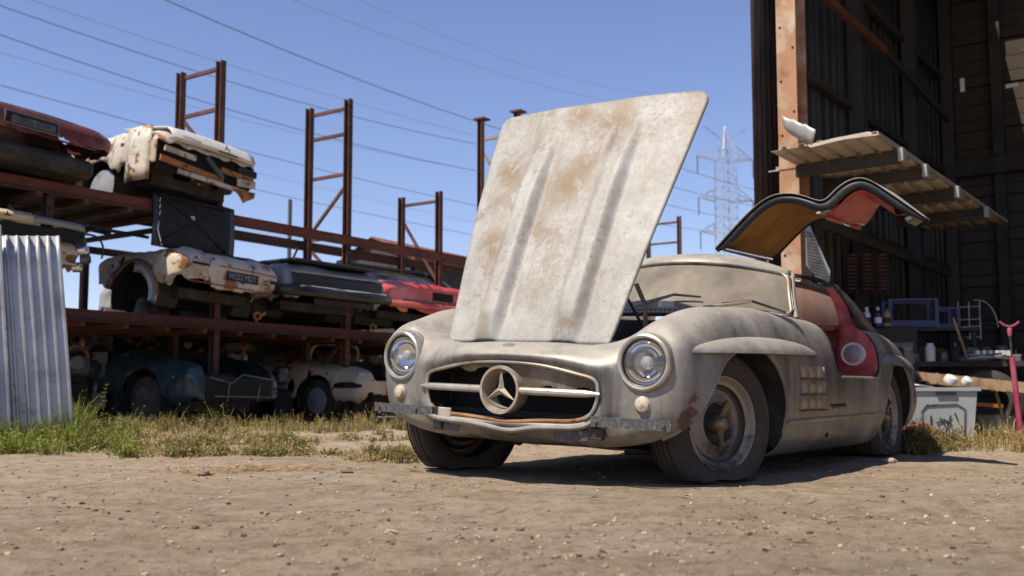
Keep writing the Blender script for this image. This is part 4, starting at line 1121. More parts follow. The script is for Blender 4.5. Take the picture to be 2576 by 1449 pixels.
for s in (LC * .13, LC * .30, LC * .56, LC * .84):
    pu = MB().box((-WIDE / 2, s, zc(s) - .065), (WIDE, .055, .10)).build('purlin', M['plankdark'], can, 0)
    MB().box((.02, s, zc(s) - .05), (.045, .09, .115), bevel=.004).build('purlin_end', M['awningtop'], pu)
# bent sheet curling up at the near end
tc = spline1([tuple(at(1966, 292, 8.42)), tuple(at(2004, 306, 8.3)), tuple(at(2052, 326, 8.15))], 12)
bc = spline1([tuple(at(1986, 332, 8.5)), tuple(at(2012, 353, 8.42)), tuple(at(2043, 365, 8.3))], 12)
o = MB().surf([[tc[i] * (1 - q) + bc[i] * q + V3((-.02, -.03, -.05)) * math.sin(q * math.pi) + V3((0, 0, .012 * (i % 4 == 0))) for i in range(12)] for q in np.linspace(0, 1, 8)]).build('curled_sheet', M['awningtop'], None, 30, thick=.004)
tag(o, 'pale sheet curled upwards at the near end of the canopy, in front of the post', 'metal sheet')
MB().surf([[at(2040, 372, 8.45), at(2120, 352, 8.32), at(2214, 340, 8.2)], [at(2030, 366, 8.5), at(2100, 348, 8.4), at(2185, 332, 8.3)]]).build('ridge_flap', M['awning'], can, 0, thick=.004).matrix_parent_inverse = (Matrix.Translation(can.location) @ Matrix.Rotation(can.rotation_euler.z, 4, 'Z')).inverted()

# ------------------------------------------------------------------ things in and before the shed
def put(name, label, cat, u, v, d, rz=0.0, group=None, ground=False):
    p = at(u, v, d)
    return thing(name, label, cat, (p.x, p.y, 0.0 if ground else p.z), rz, group)
# grey plastic bin with round lids lying on it
bn = put('plastic_bin', 'scuffed grey plastic bin with black scrawl standing behind the coupe', 'bin', 2362, 1000, 8.5, -R(12), ground=True)
W1, W0, HH, DD = .255, .215, .43, .17
vs = [(-W0, -DD, 0), (W0, -DD, 0), (W0, DD, 0), (-W0, DD, 0), (-W1, -DD - .02, HH), (W1, -DD - .02, HH), (W1, DD + .02, HH), (-W1, DD + .02, HH)]
MB().add(vs, [(0, 1, 5, 4), (1, 2, 6, 5), (2, 3, 7, 6), (3, 0, 4, 7), (3, 2, 1, 0)]).build('tub', M['bin'], bn, 0, thick=.008)
MB().box((0, -DD - .02, HH), (W1 * 2 + .05, .04, .03)).box((0, DD + .02, HH), (W1 * 2 + .05, .04, .03)).box((-W1 - .01, 0, HH), (.03, DD * 2 + .06, .028)).box((W1 + .01, 0, HH), (.03, DD * 2 + .06, .028)).build('rim', M['bin'], bn, 0)
MB().tube([(-.16, -DD - .005, .0), (-.165, -DD - .012, .25), (-.13, -DD - .018, .30), (.10, -DD - .018, .31), (.16, -DD - .016, .27), (.15, -DD - .006, .0)], .008, 6).build('moulded_panel', M['steelgrey'], bn)
MB().box((.02, -DD - .035, HH - .035), (.15, .012, .022)).build('handle_slot', M['void'], bn, 0)
for k, pts in enumerate((((-.10, .22), (-.10, .10), (-.07, .08)), ((-.03, .20), (.02, .12), (.05, .22)), ((.02, .12), (.0, .04)), ((.08, .24), (.13, .12), (.07, .10)), ((-.06, .16), (.0, .19), (.06, .14)))):
    MB().tube([(x, -DD - .010 - z * .045, z) for x, z in pts], .006, 5).build('paint_scrawl', M['black'], bn)
p = bn.location
for k, (dx, r, lb) in enumerate(((.06, .055, 'large white round lid lying on the grey bin'), (.20, .042, 'smaller white round cap lying on the grey bin'))):
    o = MB().lathe([(0, r), (.02, r), (.045, r * .85), (.055, r * .4), (.056, .001)], 24).build('round_lid', M['white'], None, 40)
    o.location = (p.x + dx * .9, p.y - .10, HH + .015 + r * .85); o.rotation_euler = (0, R(-60 + 15 * k), R(-70))
    tag(o, lb, 'lid')
o = MB().box((0, 0, 0), (.16, .10, .012)).build('white_offcut', M['white'], None, 0); o.location = (p.x - .16, p.y - .06, HH + .03); o.rotation_euler = (R(4), R(6), .4)
tag(o, 'flat white offcut lying on the left of the grey bin', 'offcut')
# rough plank bench
PLK = 9.0
pb = put('plank_bench', 'rough splintered plank laid on dark trestles in front of the shed clutter', 'bench', 2310, 945, 9.0, ground=True)
a, b = at(2308, 938, 9.0), at(2640, 972, 8.7)
L_ = (b - a).length
g_ = np.random.default_rng(3)
P = []
n_ = 60
ex = V3(b - a) / L_
ey = V3((-ex[1], ex[0], 0))
top, bot = [], []
for i in range(n_):
    q = i / (n_ - 1)
    w = .003 * g_.standard_normal()
    top.append(V3(a) + ex * L_ * q + V3((0, 0, .012 + w * .6)))
    bot.append(V3(a) + ex * L_ * (q if q > .02 else .04) + V3((0, 0, -.06 - .02 * (q > .1) + w)))
back = V3((.1, .32, 0))
pts = [[t_ - V3(pb.location) for t_ in top], [t_ + back - V3(pb.location) for t_ in top], [t_ + back - V3(pb.location) for t_ in bot], [t_ - V3(pb.location) for t_ in bot], [t_ - V3(pb.location) for t_ in top]]
MB().surf(pts).build('plank', M['lumber'], pb, 25)
for q in (.42, .85):
    c = V3(a) + ex * L_ * q - V3(pb.location)
    for dx in (-.12, .12):
        MB().bar(c + V3((dx * .3, .12, -.10)), V3((c[0] + dx, c[1] + .2, 0)), .04, .04).build('trestle_leg', M['plankdark'], pb, 0)
# pink stand
pk = put('screw_jack_stand', 'pink painted steel prop stand with a curved saddle at the right edge', 'stand', 2560, 1090, 8.4, ground=True)
zt = (at(2548, 812, 8.4)).z
MB().tube([(.03, 0, 0), (-.02, 0, zt - .28)], .022, 12).build('tube', M['pink'], pk)
MB().tube([(-.02, 0, zt - .28), (-.03, 0, zt - .06)], .009, 8).build('screw', M['dark'], pk)
MB().tube(spline1([(-.11, 0, zt + .01), (-.07, 0, zt - .02), (-.03, 0, zt - .03), (.01, 0, zt - .02), (.05, 0, zt + .01)], 12), .009, 8).build('saddle', M['pink'], pk)
MB().lathe([(-.04, .012), (0, .02), (.02, .02), (.03, .01)], 12, (-.03, 0, zt - .07), (0, 0, 1)).build('saddle_boss', M['pink'], pk)
for k in range(3):
    an = R(90 + 120 * k); MB().tube([(.03, 0, .10), (.03 + .2 * math.cos(an), .2 * math.sin(an), .0)], .012, 8).build('foot', M['pink'], pk)
# blue crates on a shelf
shf = put('shelf_stand', 'dark timber shelf carrying blue baskets inside the shed', 'shelf', 2325, 825, 10.6, -R(10), ground=True)
zs = at(2325, 826, 10.6).z
MB().box((0, .1, zs - .02), (1.0, .5, .03)).build('board', M['plankdark'], shf, 0)
for x in (-.45, .45):
    for y in (-.1, .3): MB().box((x, y, (zs - .035) / 2), (.04, .04, zs - .035)).build('leg', M['plankdark'], shf, 0)
def crate(u0, u1, v0, v1, d, label, mesh_n):
    a, b = at(u0, v1, d), at(u1, v0, d)
    w, h = b.x - a.x, b.z - a.z
    r_ = thing('wire_basket', label, 'basket', ((a.x + b.x) / 2, d, zs if True else a.z), -R(8))
    for x in (-w / 2, w / 2):
        for y in (0, .34): MB().box((x, y, h / 2), (.035, .035, h)).build('corner', M['blue'], r_, 0)
    for y in (0, .34):
        MB().box((0, y, h * .14), (w, .02, h * .24)).build('base_rail', M['blue'], r_, 0)
        MB().box((0, y, h - .01), (w, .02, .02)).build('top_rail', M['blue'], r_, 0)
    MB().box((0, .17, .02), (w, .34, .012)).build('base', M['blue'], r_, 0)
    m_ = MB()
    for k in range(mesh_n):
        x = -w / 2 + w * k / mesh_n
        m_.bar((x, 0, h * .25), (min(x + h * .6, w / 2), 0, h * .95), .004, .004); m_.bar((x, 0, h * .95), (min(x + h * .6, w / 2), 0, h * .25), .004, .004)
    tag(m_.build('wire_mesh', M['dark'], r_, 0), kind='stuff')
crate(2243, 2352, 752, 826, 10.55, 'large blue framed wire basket on the shed shelf', 14)
crate(2358, 2408, 770, 826, 10.75, 'small blue plastic crate beside the large blue basket', 6)
# tall bottles on a dark cabinet
cb = put('tool_cabinet', 'dark cabinet behind the coupe tail carrying three bottles', 'cabinet', 2205, 820, 10.2, -R(15), ground=True)
zb = at(2205, 822, 10.2).z
MB().box((0, .2, zb / 2), (.75, .4, zb), bevel=.01).build('case', M['dark'], cb)
for k in range(3): MB().box((0, -.004, zb * (.25 + .25 * k)), (.68, .02, zb * .21), bevel=.006).build('drawer', M['steelgrey'], cb)
for k, (u, lb, m1, m2) in enumerate(((2183, 'white bottle with a blue side, leftmost of three on the cabinet', 'white', 'blue'), (2211, 'blue bottle with a white cap, middle of three on the cabinet', 'blue', 'white'), (2234, 'beige bottle, rightmost of three on the cabinet', 'lumber', 'dark'))):
    q = at(u, 815, 10.1)
    bo = thing('bottle', lb, 'bottle', (q.x, 10.12, zb), 0, 'bottles on the tool cabinet')
    MB().lathe([(0, .035), (.10, .036), (.13, .03), (.15, .014), (.16, .014)], 18, (0, 0, 0), (0, 0, 1)).build('flask', M[m1], bo)
    MB().lathe([(.158, .016), (.185, .016), (.19, .001)], 14, (0, 0, 0), (0, 0, 1)).build('cap', M['white' if k < 2 else 'dark'], bo)
    MB().lathe([(.03, .0368), (.085, .0372)], 18, (0, 0, 0), (0, 0, 1)).build('band', M[m2], bo)
# three coil springs hanging on the wall
for k, (u, lb) in enumerate(((2143, 'leftmost of three coil springs hanging on the dark shed wall'), (2181, 'middle one of three coil springs hanging on the dark shed wall'), (2219, 'rightmost of three coil springs hanging on the dark shed wall'))):
    q = at(u, 735, 11.0)
    hh = at(u, 640, 11.0).z - q.z
    pts = [(.055 * math.cos(a_), .055 * math.sin(a_), hh * a_ / (2 * math.pi * 10)) for a_ in np.linspace(0, 2 * math.pi * 10, 160)]
    o = MB().tube(pts, .011, 5).build('coil_spring', patchy('rusty_spring_%d' % k, (.10, .04, .035), bump=0), None)
    o.location = q
    tag(o, lb, 'spring', 'coil springs on the shed wall')
# ribbed black duct panel against the post
a = at(2030, 560, 9.0); b = at(2092, 722, 9.0)
rb = thing('ribbed_panel', 'ribbed grey plate wedged between the shed post and the coupe roof', 'panel', (a.x, 9.05, b.z), -R(10))
w, h = b.x - a.x, a.z - b.z
poly = [(0, h), (w * .15, h), (w, h * .25), (w * .92, 0), (w * .55, h * .1), (0, h * .35)]
MB().prism(poly, (0, .02, 0)).build('plate', M['grey'], rb, 0)
for k in range(17):
    z = h * (.05 + .05 * k)
    x1 = w * (1 - max(0, (z / h - .25) / .75) * .85) * .93
    x0 = max(.0, w * .5 * (1 - z / (h * .35))) if z < h * .35 else 0
    if x1 > x0 + .02: MB().box(((x0 + x1) / 2, -.008, z), (x1 - x0 - .01, .016, .012), Matrix.Rotation(R(14), 3, 'Y')).build('rib', M['steelgrey'], rb, 0)
# coil of hose / cable on the bench pile
hc = put('cable_coil', 'flat coil of pale cable lying on the shed bench behind the plank', 'cable', 2478, 905, 10.0, 0)
for k in range(5):
    r_ = .26 - .02 * k
    MB().tube([(r_ * math.cos(q), r_ * .8 * math.sin(q), .012 * k + .01 * math.sin(3 * q + k)) for q in np.linspace(0, 2 * math.pi, 40, endpoint=False)], .009, 6, closed=True).build('turn', M['galv' if k % 2 else 'steelgrey'], hc)
for k in range(6):
    MB().box((-.12 + .06 * k, -.1, .06), (.035, .05, .05)).build('white_block', M['white'], hc, 0)
bb = put('work_bench', 'dark cluttered workbench inside the shed', 'bench', 2420, 915, 10.2, -R(8), ground=True)
zb2 = hc.location.z - .012
MB().box((.1, .25, zb2 - .025), (1.9, .8, .05)).build('top', M['plankdark'], bb, 0)
for x in (-.75, .95):
    for y in (-.05, .55): MB().box((x, y, (zb2 - .05) / 2), (.07, .07, zb2 - .05)).build('leg', M['plankdark'], bb, 0)
MB().box((.1, .3, .25), (1.7, .6, .02)).build('lower_shelf', M['plankdark'], bb, 0)
g_ = np.random.default_rng(21)
junk = [(2262, 895, 'dusty canister at the left end of the shed workbench'), (2300, 890, 'squat dented can on the left part of the workbench'), (2340, 880, 'white plastic pot on the middle of the workbench'), (2375, 888, 'dull jar beside the white pot on the workbench'), (2405, 884, 'small dark can nearest the cable coil on the workbench')]
for k, (u, v, lb) in enumerate(junk):
    q = at(u, v, 10.15)
    r_ = .035 + .02 * g_.random(); h_ = .08 + .10 * g_.random()
    o = MB().lathe([(0, r_), (h_ * .8, r_), (h_ * .9, r_ * .7), (h_, r_ * .7), (h_ + .002, .001)], 16, (0, 0, 0), (0, 0, 1)).build('can', M['white' if k == 2 else ('steelgrey' if k % 2 else 'dark')], None, 40)
    o.location = (q.x, 10.15, zb2)
    tag(o, lb, 'can')
for k in range(22):
    u = 2150 + 19.5 * k; dd_ = 10.3 + .25 * (k % 3)
    q = at(u, 900, dd_)
    hh = g_.uniform(.05, .22); ww = g_.uniform(.05, .16)
    root = thing('dusty_tin', 'dusty dark tin standing among the clutter on the shed bench', 'tin', (q.x, dd_, zb2 if u > 2270 else .55 + .3 * g_.random()), g_.uniform(0, 3), 'dusty tins in the shed')
    if k % 3 == 0: MB().box((0, 0, hh / 2), (ww, ww * .7, hh), bevel=.008).build('case', M[('steelgrey', 'dark', 'plankdark')[k % 3]], root)
    else: MB().lathe([(0, ww * .45), (hh * .9, ww * .45), (hh, ww * .35), (hh + .001, .001)], 14, (0, 0, 0), (0, 0, 1)).build('case', M[('dark', 'steelgrey', 'rustpanel')[k % 3]], root)
    MB().tube(spline1([(-ww * .4, 0, hh), (0, .01, hh + .05), (ww * .4, 0, hh)], 8), .004, 4).build('handle', M['galv' if k % 4 == 0 else 'dark'], root)
    if u <= 2270: MB().box((0, 0, -root.location.z / 2), (ww * .9, ww * .9, root.location.z)).build('support', M['dark'], root, 0)
# blue bar leaning, wire rack, leaning rods, drum
o = MB().tube([at(2168, 728 + 60, 9.5), at(2290, 985, 9.3)], .018, 8).build('blue_pole', M['blue']); tag(o, 'blue pole leaning behind the tail of the coupe', 'pole')
wr = put('wire_rack', 'thin dark wire stand hanging at the back of the shed', 'rack', 2440, 850, 11.4)
for z in (0, .12, .2, .34): MB().tube([(-.12, 0, z), (.12, 0, z + .01)], .006, 5).build('wire', M['galv'], wr)
for x in (-.12, 0, .12): MB().tube([(x, 0, -.02), (x, 0, .4)], .006, 5).build('wire', M['galv'], wr)
MB().tube(spline1([(.06, 0, .42), (.18, 0, .40), (.28, 0, .28), (.32, 0, .12)], 14), .006, 5).build('wire', M['galv'], wr)
o = MB().tube([at(2398, 800, 10.0), at(2435, 905, 9.9)], .012, 6).build('leaning_rod', M['lumber']); tag(o, 'thin pale rod leaning on the workbench left of the wire stand', 'rod')
o = MB().tube([at(2505, 985, 9.1), at(2538, 1100, 8.9)], .013, 6).build('leaning_stick', M['lumber']); tag(o, 'pale stick leaning under the plank near the pink stand', 'stick')
dr = put('tyre_pile', 'old black tyre lying under the plank bench', 'tyre', 2500, 1060, 9.6, ground=True)
MB().lathe([(-.09, .17), (-.10, .24), (-.07, .30), (0, .315), (.07, .30), (.10, .24), (.09, .17), (-.09, .17)], 32, (0, .1, .31), (.25, 1, 0)).build('casing', M['rubber'], dr)
o = MB().bar(at(2436, 1015, 9.4), at(2520, 1022, 9.4), .05, .035).build('orange_bar', M['lumber'], None, 0); o.data.materials[0] = patchy('orange_paint_bar', (.42, .13, .03), bump=.1); tag(o, 'orange painted bar lying across scrap under the plank bench', 'bar')
st_ = put('scrap_box', 'dark steel box under the plank bench supporting the orange bar', 'box', 2478, 1060, 9.45, ground=True)
zz = at(2478, 1026, 9.4).z - .03
MB().box((0, .1, zz / 2), (.34, .3, zz), bevel=.01).build('case', M['dark'], st_)
MB().box((0, -.052, zz * .6), (.28, .01, zz * .5)).build('lid', M['steelgrey'], st_)
# rusty pipe ends by the weeds
for k, (u, v, u2, v2, lb) in enumerate(((2240, 1092, 2312, 1070, 'rusty pipe lying in the weeds beside the rear wheel'), (2322, 1070, 2378, 1100, 'short open pipe end lying against the grey bin'))):
    a, b = at(u, v, 7.9), at(u2, v2, 7.9)
    d_ = V3(b - a); L_ = np.linalg.norm(d_)
    o = MB().lathe([(0, .028), (L_, .028), (L_, .022), (0, .022), (0, .028)], 16, (0, 0, 0), d_).build('pipe', M['rustpanel'], None, 40); o.location = a
    tag(o, lb, 'pipe')
# ------------------------------------------------------------------ far shed roof, poles, pylon, cables
fs = thing('far_shed', 'low shed with a rusty corrugated roof behind the rack', 'shed', (0, 0, 0))
a, b = at(905, 612, 22), at(1260, 690, 26)
c, d = at(775, 672, 21), at(905, 612, 22)
ridge_a, ridge_b = V3(at(930, 598, 22.5)), V3(at(1420, 700, 31))
eave = V3((1.1, -1.5, -.55))
n_ = 90
P = []
for q in np.linspace(0, 1, 4):
    P.append([ridge_a + (ridge_b - ridge_a) * i / (n_ - 1) + eave * q + V3((0, 0, .035 * (i % 2))) for i in range(n_)])
MB().surf(P).build('roof', M['rackred'], fs, 15, thick=.01)
back = V3((-2.6, 3.2, -1.15))
P = [[ridge_a + (ridge_b - ridge_a) * i / (n_ - 1) + back * q + V3((0, 0, .035 * (i % 2))) for i in range(n_)] for q in np.linspace(0, 1, 3)]
MB().surf(P).build('roof', M['rackred'], fs, 15, thick=.01)
ga = ridge_a + V3((.10, .12, -.03))
MB().add([ga, ga + eave * .96, (ga + eave * .96) * [1, 1, 0], (ga + back * .96) * [1, 1, 0], ga + back * .96], [(0, 1, 2, 3, 4)]).build('gable', M['plankdark'], fs, 0, thick=.05)
w0, w1 = ridge_a + eave * .9, ridge_b + eave * .9
MB().add([w0 * [1, 1, 0], w1 * [1, 1, 0], w1 + V3((0, 0, -.06)), w0 + V3((0, 0, -.06))], [(0, 1, 2, 3)]).build('wall', M['plankdark'], fs, 0, thick=.05)
MB().bar(ridge_a + eave + V3((0, 0, -.1)), ridge_b + eave + V3((0, 0, -.1)), .10, .12).build('fascia', M['rackred'], fs, 0)
pm = at(730, 502, 24)
o = MB().tube([(pm.x, 24, 0), (pm.x, 24, pm.z)], .048, 10).build('fence_pole', M['pole']); tag(o, 'short grey pole standing behind the rack against the sky', 'pole')

# pylon
py = thing('pylon', 'pale lattice power pylon standing far off between bonnet and shed', 'pylon', tuple(V3(at(1836, 1002, 190)) * [1, 1, 0]), R(20))
zz = lambda v: at(1836, v, 190).z
k_ = 190 / FPX
hw0 = 19 * k_
def leg(z):
    t_, zk = zz(318), zz(395)
    if z > zk: return hw0 * max(.03, (t_ - z) / (t_ - zk))
    return hw0 * (1 + .25 * (zk - z) / zk)
levels = [0.0, 9, 17, 24] + [zz(v) for v in np.arange(620, 335, -24)] + [zz(318)]
levels = sorted(set(round(q, 2) for q in levels))
lat = MB()
for i in range(len(levels) - 1):
    z0, z1 = levels[i], levels[i + 1]; a0, a1 = leg(z0), leg(z1)
    cs = ((-1, -1), (1, -1), (1, 1), (-1, 1))
    for q in range(4):
        x, y = cs[q]; x2, y2 = cs[(q + 1) % 4]
        lat.bar((x * a0, y * a0, z0), (x * a1, y * a1, z1), .12)
        lat.bar((x * a0, y * a0, z0), (x2 * a1, y2 * a1, z1), .055)
        lat.bar((x2 * a0, y2 * a0, z0), (x * a1, y * a1, z1), .055)
        lat.bar((x * a1, y * a1, z1), (x2 * a1, y2 * a1, z1), .055)
lat.build('lattice_mast', M['pylon'], py, 0)
for v, wl in ((402, 82), (505, 80), (590, 76)):
    for s in (-1, 1):
        z = zz(v); a_ = leg(z)
        tip = V3((s * wl * k_, 0, z + .3)); m_ = MB()
        for y in (-a_, a_):
            m_.bar((s * a_, y, z), tip, .14); m_.bar((s * a_, y, z + 2.4), tip, .12)
        for q in (.3, .6): 
            p_ = V3((s * a_, 0, z)) * (1 - q) + tip * q
            m_.bar(p_, V3((s * a_, 0, z + 2.4)) * (1 - q) + tip * q, .12)
        arm = m_.build('cross_arm', M['pylon'], py, 0)
        MB().tube([tip, tip + V3((0, 0, -46 * k_))], .12, 6).build('insulator', M['wire'], arm)
for s in (-1, 1):
    MB().bar((s * hw0 * .6, 0, zz(352)), (s * 62 * k_, 0, zz(322)), .16).build('earth_wire_arm', M['pylon'], py, 0)

# cables: straight runs from beyond the pylon, passing high over the yard to the left
CB = [((-300, -95, 62), (1215, 365, 120), .034), ((-300, -20, 62), (1215, 432, 120), .034), ((-200, -95, 70), (1500, 410, 140), .016), ((360, -25, 60), (1560, 402, 120), .036),
      ((-300, 40, 70), (1300, 445, 130), .014), ((-300, 130, 70), (1640, 600, 150), .032), ((-300, 250, 80), (1640, 665, 160), .030), ((-300, 190, 78), (1640, 640, 160), .012),
      ((640, -40, 60), (1640, 270, 120), .012), ((860, -20, 64), (1640, 235, 120), .010), ((-300, 395, 90), (1400, 690, 170), .012),
      ((1640, 398, 150), (2100, 510, 230), .045), ((1640, 455, 160), (2100, 540, 240), .045), ((1640, 505, 170), (2100, 575, 240), .045), ((1640, 560, 170), (2100, 590, 240), .040)]
CL = ['bold power cable entering at the very top left corner of the sky', 'bold power cable crossing the left picture edge just below the top corner', 'hair-thin cable running close to the two boldest cables at the top left', 'bold power cable running from the top edge down to the capped rack frame', 'thin cable at the left edge just below the second bold one', 'power cable passing just above the maroon car at the left edge', 'bolder of two close cables emerging right of the crumpled white car', 'thinner of two close cables emerging right of the crumpled white car', 'thin cable leaving the top edge of the picture left of the raised bonnet', 'thin cable nearest the raised bonnet among those leaving the top edge', 'lowest thin cable in the sky, just above the storage rack beams', 'uppermost cable between the raised bonnet and the pylon', 'second highest cable between the raised bonnet and the pylon', 'third highest cable between the raised bonnet and the pylon', 'lowest cable between the raised bonnet and the pylon']
for k, (a, b, r_) in enumerate(CB):
    A, B = V3(at(*a)), V3(at(*b))
    pts = [A + (B - A) * q + V3((0, 0, -1.2 * 4 * q * (1 - q))) for q in np.linspace(0, 1, 24)]
    o = MB().tube(pts, r_, 5, caps=False).build('power_cable', M['wire'], None, 0)
    tag(o, CL[k], 'cable', 'power cables crossing the sky')
# ------------------------------------------------------------------ the dusty silver coupe
HA, HX, HY, HDZ, HROLL, HPT = 0.628, 0.304, 5.03, -0.11, 0.046, -0.006
hero = thing('sports_car', 'dust-covered silver gullwing coupe with its bonnet raised and one roof-hinged door open', 'car')
th = math.atan2(-math.cos(HA), -math.sin(HA))
hero.matrix_world = Matrix.Translation((HX, HY, HDZ)) @ Matrix.Rotation(th, 4, 'Z') @ Matrix.Rotation(-HROLL, 4, 'X') @ Matrix.Rotation(-HPT, 4, 'Y')

def half_rows():
    rows = []
    # around the radiator opening
    rows.append([(.612, 0, .632), (.608, .15, .626), (.598, .30, .604), (.588, .40, .583), (.577, .452, .562), (.572, .462, .52), (.573, .455, .47), (.58, .43, .42), (.59, .38, .394), (.603, .25, .384), (.61, .12, .381), (.612, 0, .38)])
    rows.append([(.640, 0, .655), (.635, .16, .650), (.618, .32, .630), (.600, .425, .610), (.585, .485, .585), (.580, .497, .52), (.580, .488, .46), (.588, .455, .405), (.600, .395, .375), (.615, .26, .365), (.622, .125, .362), (.624, 0, .361)])
    rows.append([(.602, 0, .688), (.598, .17, .687), (.572, .36, .682), (.552, .47, .672), (.548, .56, .655), (.552, .585, .58), (.556, .58, .50), (.560, .54, .42), (.565, .43, .352), (.572, .28, .33), (.576, .14, .325), (.577, 0, .323)])
    rows.append([(.50, 0, .713), (.498, .20, .713), (.482, .42, .718), (.475, .55, .745), (.485, .655, .785), (.505, .755, .735), (.515, .785, .62), (.527, .75, .48), (.532, .665, .365), (.515, .48, .302), (.508, .25, .292), (.507, 0, .29)])
    rows.append([(.40, 0, .735), (.40, .22, .733), (.395, .43, .732), (.395, .535, .772), (.40, .65, .828), (.405, .775, .785), (.41, .838, .66), (.41, .848, .52), (.41, .82, .39), (.40, .71, .293), (.40, .4, .27), (.40, 0, .265)])
    def st(x, c0, c1, c2, c3, c4, c5, c6, c7, c8, c9, zb=None):
        zb = c9[1] if zb is None else zb
        return [(x, 0, c0), (x, .22, c1), (x, *c2), (x, *c3), (x, *c4), (x, *c5), (x, *c6), (x, *c7), (x, *c8), (x, *c9), (x, c9[0] * .55, zb - .015), (x, 0, zb - .015)]
    rows.append(st(.20, .775, .775, (.45, .780), (.535, .822), (.645, .882), (.775, .85), (.853, .70), (.872, .52), (.855, .38), (.79, .27)))
    rows.append(st(0.0, .805, .805, (.475, .812), (.545, .852), (.65, .904), (.782, .872), (.866, .71), (.884, .52), (.87, .38), (.81, .256)))
    rows.append(st(-.35, .85, .85, (.51, .862), (.565, .892), (.655, .924), (.775, .895), (.862, .725), (.886, .52), (.875, .38), (.82, .25)))
    rows.append(st(-.65, .925, .925, (.50, .925), (.58, .925), (.67, .922), (.775, .888), (.864, .725), (.888, .52), (.877, .38), (.82, .25)))
    rows.append(st(-1.0, .925, .925, (.50, .925), (.60, .925), (.69, .912), (.782, .872), (.866, .72), (.889, .52), (.878, .38), (.82, .25)))
    rows.append(st(-1.5, .915, .915, (.50, .915), (.60, .915), (.685, .905), (.78, .865), (.865, .715), (.889, .52), (.878, .38), (.82, .25)))
    rows.append(st(-2.0, .915, .915, (.48, .915), (.58, .915), (.67, .905), (.775, .868), (.858, .72), (.880, .52), (.868, .38), (.81, .25)))
    rows.append(st(-2.35, .905, .905, (.46, .905), (.56, .905), (.65, .902), (.755, .872), (.838, .725), (.860, .52), (.848, .38), (.79, .255)))
    rows.append(st(-2.7, .865, .865, (.43, .865), (.53, .862), (.62, .855), (.73, .82), (.808, .69), (.830, .51), (.815, .38), (.75, .265)))
    rows.append(st(-3.05, .79, .79, (.40, .788), (.50, .782), (.58, .768), (.68, .73), (.745, .62), (.768, .49), (.752, .38), (.69, .285)))
    rows.append(st(-3.4, .68, .68, (.35, .675), (.44, .667), (.53, .65), (.60, .615), (.655, .545), (.672, .46), (.655, .38), (.60, .31)))
    rows.append(st(-3.62, .56, .56, (.26, .557), (.33, .552), (.39, .54), (.43, .52), (.455, .48), (.46, .44), (.45, .40), (.42, .36)))
    rows.append(st(-3.67, .47, .47, (.1, .47), (.12, .468), (.14, .465), (.15, .46), (.155, .45), (.155, .44), (.15, .43), (.14, .42)))
    return np.array(rows)

NET = half_rows()
HS = spline1(NET, 230)                                   # along the car
HS = np.swapaxes(spline1(np.concatenate([np.swapaxes(HS, 0, 1)[::-1] * [1, -1, 1], np.swapaxes(HS, 0, 1)[1:]]), 181), 0, 1)
# slight waviness of hand-beaten, knocked-about panels
_w = vnoise(HS[..., 0] + .7 * HS[..., 2], HS[..., 1] * 1.2 + HS[..., 2], .22, 61) * .003 + vnoise(HS[..., 0], HS[..., 1] + HS[..., 2], .09, 62) * .0018
_c = HS.mean(1, keepdims=True) * [1, 0, 1]
_d = (HS - _c) * [0, 1, 1]
_d /= np.maximum(np.linalg.norm(_d, axis=-1, keepdims=True), 1e-6)
HS = HS + _d * _w[..., None] * np.clip((.45 - HS[..., :1]) / .2, 0, 1)
BV, BT = HS.reshape(-1, 3), grid_tris(HS.shape[0], HS.shape[1])

ARCH_F = spline1([(.56, .05), (.50, .26), (.44, .40), (.34, .54), (.2, .665), (.05, .718), (-.12, .725), (-.26, .69), (-.37, .60), (-.428, .48), (-.425, .35), (-.37, .05)], 60)
ARCH_R = spline1([(-1.93, .05), (-1.96, .30), (-2.02, .48), (-2.12, .62), (-2.26, .70), (-2.42, .72), (-2.58, .685), (-2.71, .58), (-2.78, .44), (-2.80, .28), (-2.80, .05)], 60)
DOOR_L = spline1([(-1.04, .97), (-1.115, .905), (-1.135, .83), (-1.12, .745), (-1.125, .66), (-1.165, .628), (-1.26, .617), (-1.58, .617), (-1.79, .621), (-1.865, .65), (-1.91, .72), (-1.95, .805), (-1.955, .865), (-1.965, .90), (-1.99, .97)], 80)
DOOR_L = np.concatenate([DOOR_L, [(-1.99, 1.3), (-1.04, 1.3)]])
HOODCUT = [(.455, .36), (.44, .42), (.39, .452), (0, .495), (-.35, .53), (-.56, .55), (-.60, .52), (-.61, .40)]
HOODCUT = np.array(HOODCUT + [(x, -y) for x, y in HOODCUT[::-1]])
CABIN = np.array([(-.95, .45), (-1.12, .64), (-1.5, .645), (-1.9, .63), (-2.2, .58), (-2.32, .4), (-2.32, -.4), (-2.2, -.58), (-1.9, -.63), (-1.5, -.645), (-1.12, -.64), (-.95, -.45)])
def g_body(p):
    g = np.full(len(p), 1.0)
    for A in (ARCH_F, ARCH_R):
        d = poly_sdf(p[:, [0, 2]], A)
        g = np.minimum(g, np.where(np.abs(p[:, 1]) > 0.42, d, 1.0))
    d = np.hypot(np.abs(p[:, 1]) - .655, p[:, 2] - .645) - .106
    g = np.minimum(g, np.where(p[:, 0] > .40, d, 1.0))
    d = poly_sdf(p[:, [0, 2]], DOOR_L)
    g = np.minimum(g, np.where(p[:, 1] > 0.5, d, 1.0))
    for A in (HOODCUT, CABIN):
        d = poly_sdf(p[:, :2], A)
        g = np.minimum(g, np.where(p[:, 2] > 0.64, d, 1.0))
    return g
bv, bt = clip(BV, BT, g_body)
body = raw('body', bv, bt, M['paint'], hero, 60, 0.008)

